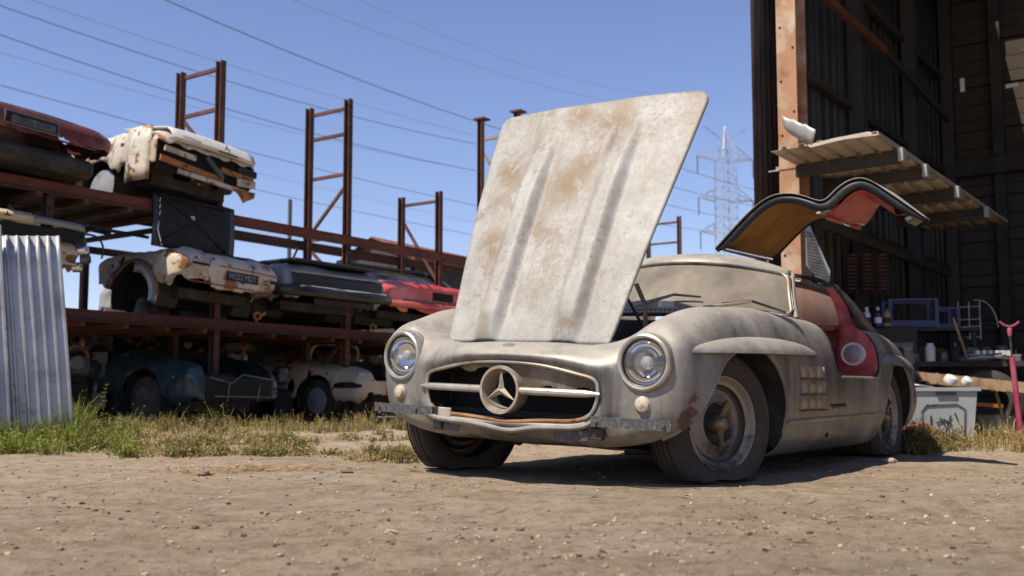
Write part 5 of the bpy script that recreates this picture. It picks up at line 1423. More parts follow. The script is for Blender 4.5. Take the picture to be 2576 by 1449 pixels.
def body_y(x, z):
    """Outer half width of the shell at (x, z)."""
    rows = HS[:, 90:, :]
    side = rows[:, 30:84, :]
    xm = side[:, 24, 0]
    k = int(np.clip(np.searchsorted(-xm, -x), 1, len(xm) - 1))
    out = []
    for i in (k - 1, k):
        r = side[i]; j0 = int(np.argmax(r[:, 2])); r = r[j0:]
        out.append(np.interp(-z, -r[:, 2], r[:, 1]))
    q = float(np.clip((x - xm[k - 1]) / (xm[k] - xm[k - 1] + 1e-9), 0, 1))
    return out[0] * (1 - q) + out[1] * q

# rolled edge round the wheel arches, wheel tubs
for s in (1, -1):
    for A, nm in ((ARCH_F, 'front'), (ARCH_R, 'rear')):
        pts = [(x, s * (body_y(x, z) - .006), z) for x, z in A if z > .335]
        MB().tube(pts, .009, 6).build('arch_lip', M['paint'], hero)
        P = []
        A2 = np.array([q for q in A if q[1] > .27])
        for k, yy in enumerate((.99, .70, .52, .42)):
            P.append([(x, s * min(yy, body_y(x, z) - .006), z) for x, z in A2])
        MB().surf(P).add([(x, s * .42, z) for x, z in A2], [tuple(range(len(A2)))]).build('wheel_tub', M['dark'], hero, 0)

# eyebrow mouldings over the arches
def brow(xa, xb, zlo, zpk, out, s):
    n, m = 40, 11
    P = []
    for i in range(n):
        t = i / (n - 1)
        x = xa + (xb - xa) * t
        e = (max(0.0, 1 - abs(2 * t - 1) ** 2.4)) ** 0.75
        zl = zlo[0] + (zlo[1] - zlo[0]) * t
        zt = zl + 0.012 + (zpk) * e
        yl = body_y(x, zl - .0) ; yt = body_y(x, zt)
        row = []
        for j in range(m):
            a = j / (m - 1)
            if a < .85:
                q = a / .85
                z = zt + (zl - zt) * q ** 1.25
                y = yt + (yl - yt) * q + out * e * math.sin(q * math.pi / 2) ** .8
                row.append((x, s * (y - .004 + .004 * 0), z))
            else:
                q = (a - .85) / .15
                row.append((x, s * (yl + out * e * (1 - q) - .01 * q), zl + .012 * q))
        P.append(row)
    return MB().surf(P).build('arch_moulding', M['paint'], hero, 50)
for s in (1, -1):
    brow(.46, -.87, (.690, .712), .068, .075, s)
    brow(-1.96, -2.92, (.695, .66), .070, .055, s)

# sill trim and the fine crease along the flank
for s in (1, -1):
    pts = [(x, s * (body_y(x, .395) + .004), .392 + .004 * (x + .33) / -1.56 * 4) for x in np.linspace(-.43, -1.94, 30)]
    MB().tube(pts, .013, 8, flat=.8).build('sill_trim', M['trimdust'], hero)
# jacking hole plug and dented script badge on the flank
MB().lathe([(0, .016), (.004, .016), (.004, 0)], 12, (-1.03, body_y(-1.03, .316) - .001, .316), (0, 1, 0)).build('jack_hole', M['void'], hero)
pts = []
for i in range(60):
    q = i / 59
    x = -1.02 - .23 * q
    z = .460 + .010 * math.sin(q * 44) * (1 if q > .12 else 1.6) + .006 * q
    pts.append((x + .006 * math.cos(q * 44), body_y(-1.1, .46) + .003, z))
MB().tube(pts, .0022, 5).build('script_badge', M['black'], hero)

# air outlets behind the front wheel: a recessed bay of nine louvres
vb = thing('side_vent', None, None); vb.parent = hero
for r_ in range(3):
    zc = .632 - r_ * .076
    yv = body_y(-.745, zc) - .010
    back = MB().box((-.745, yv - .002, zc), (.315, .02, .064), bevel=.004).build('vent_bay', M['ventdust'], vb)
    for k in range(3):
        xx = -.745 + (k - 1) * .104
        P = []
        for i in range(5):
            q = i / 4
            yy = yv + .006 + .012 * math.sin(q * 1.4)
            P.append([(xx - .049, yy, zc + .030 - .060 * q), (xx + .049, yy, zc + .030 - .060 * q)])
        MB().surf(P).build('louvre', M['ventdust'], back, thick=.003)
    for k in range(4):
        MB().box((-.745 + (k - 1.5) * .104, yv + .012, zc - .002), (.003, .013, .060)).build('fin', M['trimdust'], back)
    MB().box((-.755, yv + .016, zc - .034), (.34, .020, .006)).build('lip', M['wheeldark'], back)

# shut lines
def gap_line(pts, nm='panel_gap', r=.0035):
    MB().tube(pts, r, 5).build(nm, M['void'], hero)
ks = int(np.argmin(np.abs(HS[:, 90, 0] + 2.72)))
gap_line([HS[ks + int(14 * math.sin(q * 1.5)), 90 + int(52 * q)] for q in np.linspace(0, 1, 27)])
# tread ribs are cut on the tyres below
# ---------------- engine bay and under body
MB().box((-.1, 0, .62), (1.16, .02, .02)).box((-.08, 0, .40), (1.1, .96, .03)).build('bay_floor', M['dark'], hero, 0)
for s in (1, -1):
    MB().surf([[(.44, s * .44, .40), (.44, s * .44, .715)], [(0, s * .50, .40), (0, s * .505, .80)], [(-.6, s * .55, .40), (-.6, s * .56, .905)]]).build('inner_wing', M['dark'], hero, thick=.006)
MB().box((-.62, 0, .63), (.02, 1.06, .5)).build('bulkhead', M['dark'], hero, 0)
eng = MB().box((-.15, .06, .58), (.75, .26, .26), bevel=.03).build('engine_block', M['steelgrey'], hero)
MB().box((-.15, .14, .72), (.66, .14, .06), bevel=.02).build('cam_cover', M['galv'], eng)
for k in range(6):
    MB().tube([(.12 - k * .11, .16, .69), (.12 - k * .11, .30, .70), (.12 - k * .11, .36, .64)], .02, 8).build('intake_pipe', M['steelgrey'], eng)
MB().box((.36, 0, .56), (.05, .55, .26), bevel=.01).build('radiator', M['dark'], hero)
MB().box((-1.85, 0, .235), (2.6, 1.3, .03)).build('floor_pan', M['dark'], hero, 0)
for s in (-1, 1):
    MB().tube([(.05, s * .3, .25), (.0, s * .62, .27)], .03, 8).build('suspension_arm', M['dark'], hero)
MB().tube([(-2.4, -.68, .31), (-2.4, .68, .31)], .04, 10).build('rear_axle', M['dark'], hero)

# ---------------- raised bonnet
HB, HT = V3((.425, -.038, .722)), V3((-.13, -.016, 1.948))
es = HT - HB; HL = np.linalg.norm(es[[0, 2]]); es_ = V3((es[0], 0, es[2])) / HL
hn = V3((es_[2], 0, -es_[0]))
n, m = 80, 90
P = np.zeros((n, m, 3))
def hood_pt(s, tt):
    w0, w1 = .445, .610
    hw = w0 + (w1 - w0) * s ** .9
    y = tt * hw
    o = -.020 * tt * tt * (0.4 + .6 * s) + .016 * math.sin(math.pi * min(1, s * 1.02)) - .005 * tt ** 8
    for yc, wd, am in ((-.215 - .02 * s, .05, 1), (.215 + .02 * s, .05, 1)):
        q_ = min(1.0, max(0.0, (.088 - abs(y - yc)) / .055)); f = q_ * q_ * (3 - 2 * q_)
        fade = max(0.0, min(1.0, (0.93 - s) / .35)) ** .8 * min(1.0, s / .10) ** .7
        o += am * .048 * f * fade
    # a few shallow dents
    o += .004 * math.sin(7 * s + 3 * tt) * math.sin(5 * tt - 2 * s + 1)
    return HB + (HT - HB) * [0, s, 0] + es_ * (s * HL) + V3((0, y, 0)) + hn * o
for i in range(n):
    for j in range(m):
        P[i, j] = hood_pt(i / (n - 1), -1 + 2 * j / (m - 1))
S_, T_ = np.meshgrid(np.linspace(0, 1, n), np.linspace(-1, 1, m), indexing='ij')
ST = np.stack([S_.ravel(), T_.ravel()], 1)
hv = P.reshape(-1, 3)
# rounded corners are cut in hood space: (distance along, distance across)
def hood_space(p):
    q = p - HB
    s = (q @ es_)
    sc = np.clip(s / HL, 0, 1)
    y = q[:, 1] - (HT - HB)[1] * sc
    return s, y
def g_hood(p):
    s, y = hood_space(p)
    hw = .445 + .165 * np.clip(s / HL, 0, 1) ** .9
    r = .07
    a = np.maximum(s - (HL - r), 0); b = np.maximum(np.abs(y) - (hw - r), 0)
    top = np.where((a > 0) & (b > 0), r - np.sqrt(a * a + b * b), 1.0)
    return top
hv, ht = clip(hv, grid_tris(n, m), g_hood)
hood = raw('bonnet', hv, ht, M['hood'], hero, 60, .014)
for s in (1, -1):
    MB().bar(HB + V3((-.02, s * .36, -.04)), HB + V3((-.06, s * .36, .10)), .03, .012).build('bonnet_hinge', M['dark'], hood)
pts = [hood_pt(.5, .2) - hn * .05, V3((-.05, .2, 1.0)), V3((-.2, .25, .8))]
MB().tube(pts, .008, 6).build('bonnet_stay', M['wheeldark'], hood)
MB().tube([(.30, .47, .99), (.27, .50, .90), (.24, .49, .80)], .010, 6).build('bonnet_latch', M['dark'], hood)
# badge on the nose
MB().lathe([(-.004, .026), (.006, .026), (.009, .02), (.010, 0)], 20, (.555, -.02, .705), (.35, 0, 1)).build('nose_badge', M['bright'], hero)

# ---------------- radiator opening
ring = spline1(NET[0], 60)
ringf = np.concatenate([ring, ring[::-1][1:-1] * [1, -1, 1]])
top = [p for p in ringf if p[2] > .45]
topord = sorted([p for p in ringf], key=lambda p: 0)
up_half = np.concatenate([ring[:38][::-1] * [1, -1, 1], ring[1:38]])
MB().tube(up_half + V3((.008, 0, 0)), .0085, 8).build('grille_surround', M['chrome'], hero)
lo_half = np.concatenate([ring[35:], ring[35:-1][::-1] * [1, -1, 1]])
bent = lo_half.copy()
for q in bent:
    q[2] -= .012 * math.exp(-((q[1] - .02) / .13) ** 2)
MB().tube(bent + V3((.004, 0, .004)), .008, 8, flat=1.1).build('grille_lower_lip', M['rustlip'], hero)
bend2 = bent * [1, 1.05, 1] + V3((.014, 0, -.024))
bend2[:, 2] -= .010 * np.exp(-((bend2[:, 1] - .05) / .10) ** 2)
MB().tube(bend2, .012, 8).build('air_intake_moulding', M['paint'], hero)
# duct behind the opening
duct = MB()
Pd = [[tuple(p) for p in np.concatenate([ringf, ringf[:1]])], [tuple(p * [0, .98, 1] + [.42, 0, 0]) for p in np.concatenate([ringf, ringf[:1]])]]
duct.surf(Pd).add([tuple(p * [0, .98, 1] + [.42, 0, 0]) for p in ringf], [tuple(range(len(ringf)))]).build('intake_duct', M['void'], hero, 0)
SY_ = -.008
# woven mesh in the opening
mesh = MB()
xm = .588
step = .0135
for sgn in (1, -1):
    for c in np.arange(-.9, .9, step):
        ys = np.arange(-.46, .461, .006)
        zs = .5 + sgn * (ys - c) * .8
        ok = (zs > .375) & (zs < .64)
        if not ok.any(): continue
        ys, zs = ys[ok], zs[ok]
        ok = (poly_sdf(np.stack([ys, zs], 1), ringf[::2, 1:]) < -.004) & (zs > np.where(ys > -.1, .520, .592) + .012 * np.sin(ys * 37)) & (np.hypot(ys - SY_, zs - .508) > .098)
        idx = np.nonzero(ok)[0]
        if not len(idx): continue
        for g_ in np.split(idx, np.nonzero(np.diff(idx) > 1)[0] + 1):
            if len(g_) > 1:
                a, b = g_[0], g_[-1]
                mesh.tube([(xm - .16 * ys[a] ** 2 + .0015 * sgn, ys[a], zs[a]), (xm - .16 * ys[b] ** 2 + .0015 * sgn, ys[b], zs[b])], .0023, 4, caps=False)
tag(mesh.build('grille_mesh', M['trimdust'], hero, 0), kind='stuff')
# star in its ring on the cross bar
SX, SY, SZ = .622, -.008, .508
star = MB().lathe([(-.075, .098), (.0, .107), (.012, .105), (.012, .093), (0, .089), (-.075, .080), (-.075, .098)], 48, (SX, SY, SZ), (1, 0, 0)).build('emblem_ring', M['trimdust'], hero, 40)
for k in range(3):
    a = R(90 + 120 * k)
    tip = V3((0, math.cos(a), math.sin(a)))
    sd = V3((0, -math.sin(a), math.cos(a)))
    o = V3((SX, SY, SZ))
    b1 = V3((0, math.cos(a + R(60)), math.sin(a + R(60)))) * .019
    b2 = V3((0, math.cos(a - R(60)), math.sin(a - R(60)))) * .019
    vs = [o + (.012, 0, 0), o + b1 + (-.006, 0, 0), o + tip * .094 + (-.002, 0, 0), o + b2 + (-.006, 0, 0), o + (-.022, 0, 0)]
    MB().add(vs, [(0, 1, 2), (0, 2, 3), (4, 2, 1), (4, 3, 2), (0, 3, 4), (0, 4, 1)]).build('star_arm', M['trimdust'], star, 0)
for s in (1, -1):
    ys = np.linspace(.10, .485, 14)
    pts = [(.618 - .12 * y * y, SY + s * y, .508 - .0 * y) for y in ys]
    rad = np.interp(ys, [.1, .42, .485], [.0175, .0165, .007])
    MB().tube(pts, rad, 10).build('grille_bar', M['chrome'], hero)

# ---------------- lamps
for s in (1, -1):
    o = V3((.548, s * .655, .645))
    ax = V3((1, s * .06, .03)); ax /= np.linalg.norm(ax)
    hl = MB().lathe([(-.11, .098), (-.06, .112), (-.022, .120), (-.004, .121), (.008, .117), (.013, .109), (.011, .102), (.002, .097), (-.004, .095), (-.012, .095)], 56, o, ax).build('headlight', M['chrome'], hero)
    MB().lathe([(-.012 - .080 * math.cos(q), max(.0005, .0965 * math.sin(q))) for q in np.linspace(math.pi / 2, 0, 16)], 48, o, ax).build('reflector', M['reflector'], hl)
    MB().lathe([(-.09, .016), (-.045, .016), (-.040, .027), (-.028, .028), (-.018, .020), (-.014, .001)], 20, o, ax).build('bulb', M['galv'], hl)
    MB().lathe([(-.012, .0975), (-.002, .0985), (.004, .0975), (.002, .0945), (-.012, .0935)], 48, o, ax).build('lens_seal', M['black'], hl)
    MB().lathe([(-.006, .0965), (.004, .085), (.012, .06), (.017, .03), (.0185, .0005)], 40, o, ax).build('lens', M['lens'], hl)
    MB().lathe([(-.14, .118), (-.05, .127), (-.028, .1245), (-.02, .121)], 48, o, ax).build('lamp_bezel', M['paint'], hl)
    o2 = V3((.546, s * .655, .474))
    ax2 = V3((1, s * .18, -.05))
    sl = MB().lathe([(-.03, .040), (-.004, .040), (.004, .036), (.006, .031)], 28, o2, ax2).build('indicator_lamp', M['chrome'], hero)
    MB().lathe([(.0, .034), (.012, .030), (.020, .026), (.024, .016), (.026, 0.0005)], 24, o2, ax2).build('lens', M['amber'], sl)

# ---------------- bare bumper irons
def iron(y0, y1, z, x, nm='bumper_iron'):
    pts = [V3((x(y), y, z)) for y in np.linspace(y0, y1, 10)]
    P = [[p + (0, 0, .021), p + (0, 0, -.021)] for p in pts]
    return MB().surf(P).build(nm, M['irons'], hero, 0, thick=.008)
ir = iron(.45, .80, .398, lambda y: .612 - .035 * (y - .45) ** 2 * 8)
for y in (.475, .77):
    MB().lathe([(0, .009), (.005, .008), (.006, 0)], 8, (.616 - .28 * (y - .45) ** 2, y, .398), (1, 0, 0)).build('bolt', M['irons'], ir)
il = iron(-.80, -.40, .395, lambda y: .612 - .25 * (abs(y) - .40) ** 2)
for y in (-.76, -.5):
    MB().lathe([(0, .009), (.005, .008), (.006, 0)], 8, (.616 - .25 * (abs(y) - .4) ** 2, y, .395), (1, 0, 0)).build('bolt', M['irons'], il)
MB().box((.60, -.375, .365), (.012, .05, .105), bevel=.004).build('bumper_bracket', M['black'], hero)
MB().box((.606, -.33, .385), (.014, .075, .06), bevel=.004).build('bracket_plate', M['trimdust'], hero)
MB().box((.585, -.31, .335), (.012, .10, .05), bevel=.004).build('bracket_foot', M['irons'], hero)
MB().box((.585, .34, .335), (.012, .17, .05), bevel=.004).build('bracket_stay', M['irons'], hero)
MB().box((.57, .46, .345), (.03, .06, .05), bevel=.004).build('bracket_stub', M['wheeldark'], hero)

# ---------------- wheels
def wheel(x, y, s, steer, hub):
    w = MB().lathe([(-.06, .12), (.01, .13), (.015, .09), (.02, .03), (.02, 0.001)], 24, (0, 0, 0), (0, s, 0)).build('wheel', M['dark'], hero)
    w.matrix_local = Matrix.Translation((x, y, hub - HDZ + HROLL * y)) @ Matrix.Rotation(HROLL, 4, 'X') @ Matrix.Rotation(steer, 4, 'Z')
    prof = [(-.060, .205), (-.074, .215), (-.084, .242), (-.087, .268), (-.082, .292), (-.072, .309), (-.055, .319), (-.02, .323), (.02, .323), (.055, .319), (.072, .309), (.081, .294), (.0835, .290), (.0835, .284), (.086, .275), (.0885, .268), (.0885, .262), (.086, .257), (.084, .242), (.074, .215), (.060, .205)]
    tm = MB().lathe(prof, 72, (0, 0, 0), (0, s, 0))
    v = np.concatenate(tm.v)
    # flat tyre: squash what would be below the ground and push the walls out
    fl = -hub + .004
    low = v[:, 2] < fl + .05
    amt = np.clip((fl + .05 - v[:, 2]) / .12, 0, 1)
    v[:, 1] *= 1 + .22 * amt * (np.abs(v[:, 1]) > .03)
    v[:, 0] *= 1 + .06 * amt
    v[:, 2] = np.maximum(v[:, 2], fl + .004 * np.sin(v[:, 0] * 40))
    tm.v = [v]
    ty = tm.build('tyre', M['rubber'], w, 40)
    for a in (-.045, -.015, .015, .045):
        gr = [(.3225 * math.cos(q), a, .3225 * math.sin(q)) for q in np.linspace(math.asin(max(-1, (fl + .03) / .3225)) , math.pi - math.asin(max(-1, (fl + .03) / .3225)), 50)]
        MB().tube(gr, .0035, 5).build('tread_groove', M['void'], ty)
    rim = MB().lathe([(.055, .206), (.070, .212), (.077, .209), (.078, .203), (.070, .196), (.058, .190), (.052, .184), (.050, .172)], 60, (0, 0, 0), (0, s, 0)).build('rim', M['wheelpaint'], w, 50)
    MB().lathe([(.050, .172), (.038, .168), (.030, .160), (.028, .150)], 60, (0, 0, 0), (0, s, 0)).build('rim_groove', M['wheeldark'], w, 50)
    MB().lathe([(.028, .150), (.032, .138), (.044, .118), (.052, .110), (.056, .104), (.052, .098), (.036, .092), (.024, .088)], 60, (0, 0, 0), (0, s, 0)).build('wheel_disc', M['wheelpaint'], w, 50)
    MB().lathe([(.024, .088), (.012, .080), (.010, .05), (.030, .046), (.034, .040)], 48, (0, 0, 0), (0, s, 0)).build('hub_recess', M['wheeldark'], w, 50)
    for k in range(14):
        a = 2 * math.pi * k / 14
        MB().lathe([(0, .005), (.004, .005), (.005, 0)], 8, (.069 * math.cos(a), s * .011, .069 * math.sin(a)), (0, s, 0)).build('rivet', M['bronze'], w)
    hb = MB().lathe([(.03, .044), (.060, .044), (.068, .038), (.080, .030), (.088, .016), (.090, 0.001)], 28, (0, 0, 0), (0, s, 0)).build('hub_cap', M['bronze'], w, 40)
    for a in (R(98), R(288)):
        d = V3((math.cos(a) * (1 if s > 0 else -1), 0, math.sin(a))); e = V3((-d[2], 0, d[0])); ax = V3((0, s, 0))
        vs = []
        for q, wd, lift in ((.028, .020, .062), (.06, .015, .074), (.092, .017, .094), (.102, .010, .098)):
            c = d * q + ax * lift
            vs += [c + e * wd + ax * .007, c - e * wd + ax * .007, c - e * wd - ax * .007, c + e * wd - ax * .007]
        fs = []
        for i in range(3):
            for k in range(4): fs.append((i * 4 + k, i * 4 + (k + 1) % 4, (i + 1) * 4 + (k + 1) % 4, (i + 1) * 4 + k))
        fs += [(3, 2, 1, 0), (12, 13, 14, 15)]
        MB().add(vs, fs).build('knock_off_ear', M['bronze'], w, 40)
    for a in (R(75), R(-5), R(-95), R(175)):
        MB().box((.2095 * math.cos(a), s * .070, .2095 * math.sin(a)), (.012, .016, .010)).build('balance_clip', M['dark'], w)
    return w
wheel(0, .695, 1, R(-18), .247)
wheel(0, -.695, -1, R(-18), .262)
wheel(-2.4, .700, 1, 0, .225)
wheel(-2.4, -.700, -1, 0, .25)

# ---------------- glasshouse
def ws_pt(a, b):
    """a: -1..1 across, b: 0 base .. 1 header."""
    base = V3((-.665 - .365 * a * a, .668 * a, .940 - .015 * a * a))
    topp = V3((-.985 - .215 * a * a, .578 * a, 1.218 - .055 * a * a))
    p = base + (topp - base) * b
    p[0] += .02 * math.sin(math.pi * b); p[2] += .012 * math.sin(math.pi * b)
    return p
n, m = 40, 14
AB = [(a, b) for b in np.linspace(0, 1, m) for a in np.linspace(-1, 1, n)]
GV = np.array([ws_pt(a, b) for a, b in AB])
MB().surf(GV.reshape(m, n, 3)).build('windscreen', M['windshield'], hero, 60)
def loop_ab(r=.10):
    out = []
    for ca, cb, q0 in ((1 - r, 1 - r * 2.4, 0), (-1 + r, 1 - r * 2.4, 90), (-1 + r * .6, r * 1.2, 180), (1 - r * .6, r * 1.2, 270)):
        for q in range(0, 91, 15):
            rr = r if cb > .5 else r * .6
            out.append((ca + rr * math.cos(R(q0 + q)), cb + (rr * 2.4 if cb > .5 else rr * 2) * math.sin(R(q0 + q))))
    dense = []
    for i in range(len(out)):
        a, b = V3(out[i]), V3(out[(i + 1) % len(out)])
        k = max(1, int(np.linalg.norm(b - a) / .06))
        dense += [tuple(a + (b - a) * j / k) for j in range(k)]
    return dense
lp = [ws_pt(a, b) for a, b in loop_ab()]
MB().tube([p + V3((.006, 0, .004)) for p in lp], .0085, 8, closed=True).build('windscreen_trim', M['trimdust'], hero)
MB().tube([p + V3((-.006, 0, .0)) + V3((0, np.sign(p[1]) * .010, .008)) for p in lp], .0055, 6, closed=True).build('windscreen_seal', M['black'], hero)
# pillars and header: the corners left by the rounded glass
for s in (1, -1):
    pts = [ws_pt(s * 1.0, b) + V3((-.018, s * .012, -.006)) for b in np.linspace(-.02, 1.02, 10)]
    MB().tube(pts, [.017] * 10, 10).build('windscreen_pillar', M['paint'], hero)
# cowl with its row of slots
MB().surf([[V3((-.575 - .30 * a * a, .60 * a, .918)) for a in np.linspace(-1, 1, 24)], [ws_pt(a, -.01) + V3((.03, 0, .006)) for a in np.linspace(-1, 1, 24)], [ws_pt(a, 0.01) + V3((-.01, 0, -.004)) for a in np.linspace(-1, 1, 24)]]).build('cowl', M['paint'], hero)
slots = MB()
for a in np.linspace(-.62, .5, 30):
    p = ws_pt(a, 0) + V3((.048, 0, -.008))
    slots.box(p, (.016, .014, .012))
tag(slots.build('cowl_slots', M['void'], hero, 0), kind='stuff')
# roof: full on the far side, cut away under the open door
rows = [(-.965, 1.218, .590, 1.155, -.215), (-.985, 1.252, .588, 1.178, -.215), (-1.06, 1.280, .582, 1.192, -.19), (-1.25, 1.298, .568, 1.198, -.10), (-1.5, 1.306, .562, 1.198, 0), (-1.75, 1.288, .553, 1.182, .0), (-1.97, 1.258, .545, 1.155, .0), (-2.09, 1.222, .535, 1.125, .0)]
Pn = []
for x, zc, hw, ze, xe in rows:
    r_ = []
    for a in np.linspace(-1, 1, 13):
        r_.append((x + xe * a * a, hw * a, zc - (zc - ze) * abs(a) ** 2.3))
    Pn.append(r_)
RS = np.swapaxes(spline1(np.swapaxes(spline1(Pn, 60), 0, 1), 60), 0, 1)
rv, rt = clip(RS.reshape(-1, 3), grid_tris(60, 60), lambda p: poly_sdf(p[:, :2], np.array([(-1.135, .155), (-1.17, .3), (-1.25, .8), (-2.04, .8), (-2.0, .155)])))
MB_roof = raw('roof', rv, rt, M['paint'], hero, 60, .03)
# edges of the door aperture in the roof
edge = spline1([(-1.13, .15, 1.262), (-1.16, .30, 1.245), (-1.21, .46, 1.215), (-1.245, .56, 1.172)], 16)
MB().tube(edge, .014, 6).build('door_seal', M['black'], hero)
edge = spline1([(-2.0, .15, 1.25), (-2.01, .35, 1.23), (-2.02, .49, 1.19), (-2.045, .55, 1.15), (-2.075, .575, 1.10), (-2.10, .605, 1.04), (-2.08, .645, .98)], 30)
MB().tube(edge, .013, 6).build('door_seal', M['black'], hero)
# rear pillars, rear glass
for s in (1, -1):
    c = spline1([(-2.05, s * .535, 1.162), (-2.15, s * .56, 1.10), (-2.26, s * .595, 1.02), (-2.37, s * .615, .945), (-2.46, s * .62, .90)], 20)
    MB().tube(c, np.linspace(.035, .062, 20), 10, flat=.7, up=(0, 0, 1)).build('rear_pillar', M['paint'], hero)
Pg = []
for b in np.linspace(0, 1, 12):
    hw = .53 + .07 * b
    Pg.append([(-2.085 - .38 * b - .05 * math.sin(math.pi * b) + .10 * (a * a), hw * a, 1.215 - .285 * b + .03 * math.sin(math.pi * b) - .085 * a * a * (1 - b)) for a in np.linspace(-1, 1, 24)])
MB().surf(Pg).build('rear_window', M['rearglass'], hero, 60)
MB().box((-2.24, 0, .905), (.40, 1.1, .02)).build('parcel_shelf', M['red'], hero, 0)
# far door: glass and waist
MB().surf([[(-1.16, -.60, .93), (-1.5, -.625, .93), (-1.88, -.605, .93)], [(-1.25, -.56, 1.17), (-1.5, -.558, 1.19), (-1.85, -.545, 1.16)]]).build('side_window', M['windshield'], hero)
MB().tube([(-1.06, -.64, .92), (-1.5, -.655, .925), (-1.95, -.635, .925)], .02, 6).build('waist_rail', M['paint'], hero)
# headliner under the roof
MB().surf([[(x, y, 1.20 + .05 * (1 - (y / .5) ** 2) - .04 * abs(x + 1.5)) for y in np.linspace(-.5, .12, 8)] for x in (-1.2, -1.5, -1.9)]).build('headliner', M['mustard'], hero)

# ---------------- cabin
MB().box((-1.55, 0, .36), (1.1, 1.25, .03)).build('cabin_floor', M['dark'], hero, 0)
MB().box((-1.0, 0, .80), (.14, 1.15, .16), bevel=.03).build('dashboard', M['red'], hero)
for s in (1, -1):
    st_ = MB().box((-1.62, s * .30, .50), (.5, .46, .16), bevel=.05).build('seat', M['red'], hero)
    MB().box((-1.87, s * .30, .72), (.13, .46, .42), Matrix.Rotation(R(-12), 3, 'Y'), bevel=.05).build('seat_back', M['red'], st_)
MB().box((-2.12, 0, .68), (.03, 1.1, .5)).build('rear_bulkhead', M['red'], hero, 0)
MB().box((-1.5, -.62, .65), (1.0, .03, .55)).build('far_door_card', M['red'], hero, 0)
pts = [(-1.22 + .04 * math.cos(q), .32 + .195 * math.cos(q + 0), .90 + .195 * math.sin(q)) for q in np.linspace(0, 2 * math.pi, 40, endpoint=False)]
pts = [(-1.18 - .06 * math.sin(q), .32 + .195 * math.cos(q), .88 + .185 * math.sin(q)) for q in np.linspace(0, 2 * math.pi, 40, endpoint=False)]
sw = MB().tube(pts, .012, 8, closed=True).build('steering_wheel', M['white'], hero)
for a in (0, 180):
    MB().tube([(-1.18, .32, .88), (-1.18, .32 + .19 * math.cos(R(a)), .88)], .008, 6).build('spoke', M['bright'], sw)
MB().tube([(-1.18, .32, .88), (-.98, .32, .78)], .02, 8).build('steering_column', M['dark'], sw)

# red trimmed door shut at the rear of the aperture and the broad sill
O_ = spline1([(-1.80, .866, .622), (-1.865, .864, .65), (-1.905, .855, .71), (-1.95, .822, .80), (-1.955, .782, .86), (-1.96, .735, .893), (-1.99, .675, .935), (-2.06, .635, .985), (-2.085, .60, 1.05), (-2.06, .568, 1.11), (-2.03, .54, 1.16)], 40)
I_ = spline1([(-1.95, .60, .615), (-1.95, .60, .65), (-1.953, .60, .71), (-1.958, .60, .80), (-1.962, .60, .86), (-1.965, .60, .895), (-1.97, .60, .93), (-1.995, .583, .985), (-2.005, .558, 1.05), (-1.99, .533, 1.11), (-1.965, .508, 1.16)], 40)
P = []
for b in np.linspace(0, 1, 12):
    q = O_ * (1 - b) + I_ * b
    bulge = .03 * math.sin(math.pi * b)
    q = q + np.array([bulge, .1 * bulge, 0]) * np.clip(1 - np.arange(40) / 24, 0, 1)[:, None]
    P.append(q)
MB().surf(P).build('door_shut', M['red'], hero, 60, thick=.004)
MB().surf([[(x, y, .622 - .03 * max(0, .72 - y)) for x in np.linspace(-1.14, -1.95, 12)] for y in (.866, .80, .70, .60, .55)]).build('sill_cover', M['red'], hero, 60, thick=.004)
MB().surf([[(x, .55, z) for x in (-1.1, -1.97)] for z in (.36, .62)]).build('inner_sill', M['red'], hero, 0, thick=.004)
MB().tube([(x, body_y(x, .605) + .002, .613) for x in np.linspace(-1.17, -1.84, 40)], [.005 + .002 * abs(math.sin(i * .7)) for i in range(40)], 6).build('torn_seal', M['trimdust'], hero)
rim_ = [p for p in [(x, body_y(x, z) if z < .9 else None, z) for x, z in DOOR_L[:80]] if p[1] is not None]
MB().tube([(x, y - .004, z) for x, y, z in rim_ if z > .62], .0055, 6).build('aperture_seal', M['black'], hero)
dn = V3((.95, .14, .06)); dn /= np.linalg.norm(dn)
dc = V3((-1.915, .712, .748)) + dn * .028
vt = MB().lathe([(-.02, .070), (.004, .070), (.010, .066), (.008, .060), (.004, .058)], 40, dc, dn).build('round_vent', M['white'], hero)
MB().lathe([(.004, .059), (.009, .04), (.012, .02), (.013, .0005)], 32, dc, dn).build('vent_gauze', M['galv'], vt)
pf = MB()
e1 = np.cross(dn, (0, 0, 1)); e1 /= np.linalg.norm(e1); e2 = np.cross(e1, dn)
for i in range(-6, 7):
    for j in range(-6, 7):
        a, b = (i + .5 * (j % 2)) * .0085, j * .0078
        if a * a + b * b < .052 ** 2:
            pf.box(dc + dn * (.0135 - .0045 * (a * a + b * b) / .0027) + e1 * a + e2 * b, (.004, .004, .004))
tag(pf.build('perforations', M['dark'], vt, 0), kind='stuff')

# ---------------- the open door (hinged along the roof)
prof = spline1([(.155, 1.315), (.27, 1.435), (.395, 1.55), (.49, 1.60), (.60, 1.603), (.70, 1.572), (.765, 1.556), (.82, 1.60), (.89, 1.652), (.965, 1.665), (1.06, 1.615), (1.17, 1.53), (1.285, 1.440)], 70)
XF, XR = -1.17, -1.86
tang = np.gradient(prof, axis=0); tang /= np.linalg.norm(tang, axis=1, keepdims=True)
nin = np.stack([tang[:, 1], -tang[:, 0]], 1)             # pointing below the skin
depth = np.interp(np.arange(70), [0, 5, 28, 34, 40, 62, 69], [.025, .052, .052, .055, .058, .045, .022])
inn = prof + nin * depth[:, None]
def rear_x(i):
    return np.interp(i, [0, 34, 48, 58, 64, 69], [XR, XR, -1.68, -1.50, -1.40, -1.33])
def front_x(i):
    return np.interp(i, [0, 34, 50, 69], [XF, XF - .02, XF - .05, XF - .08])
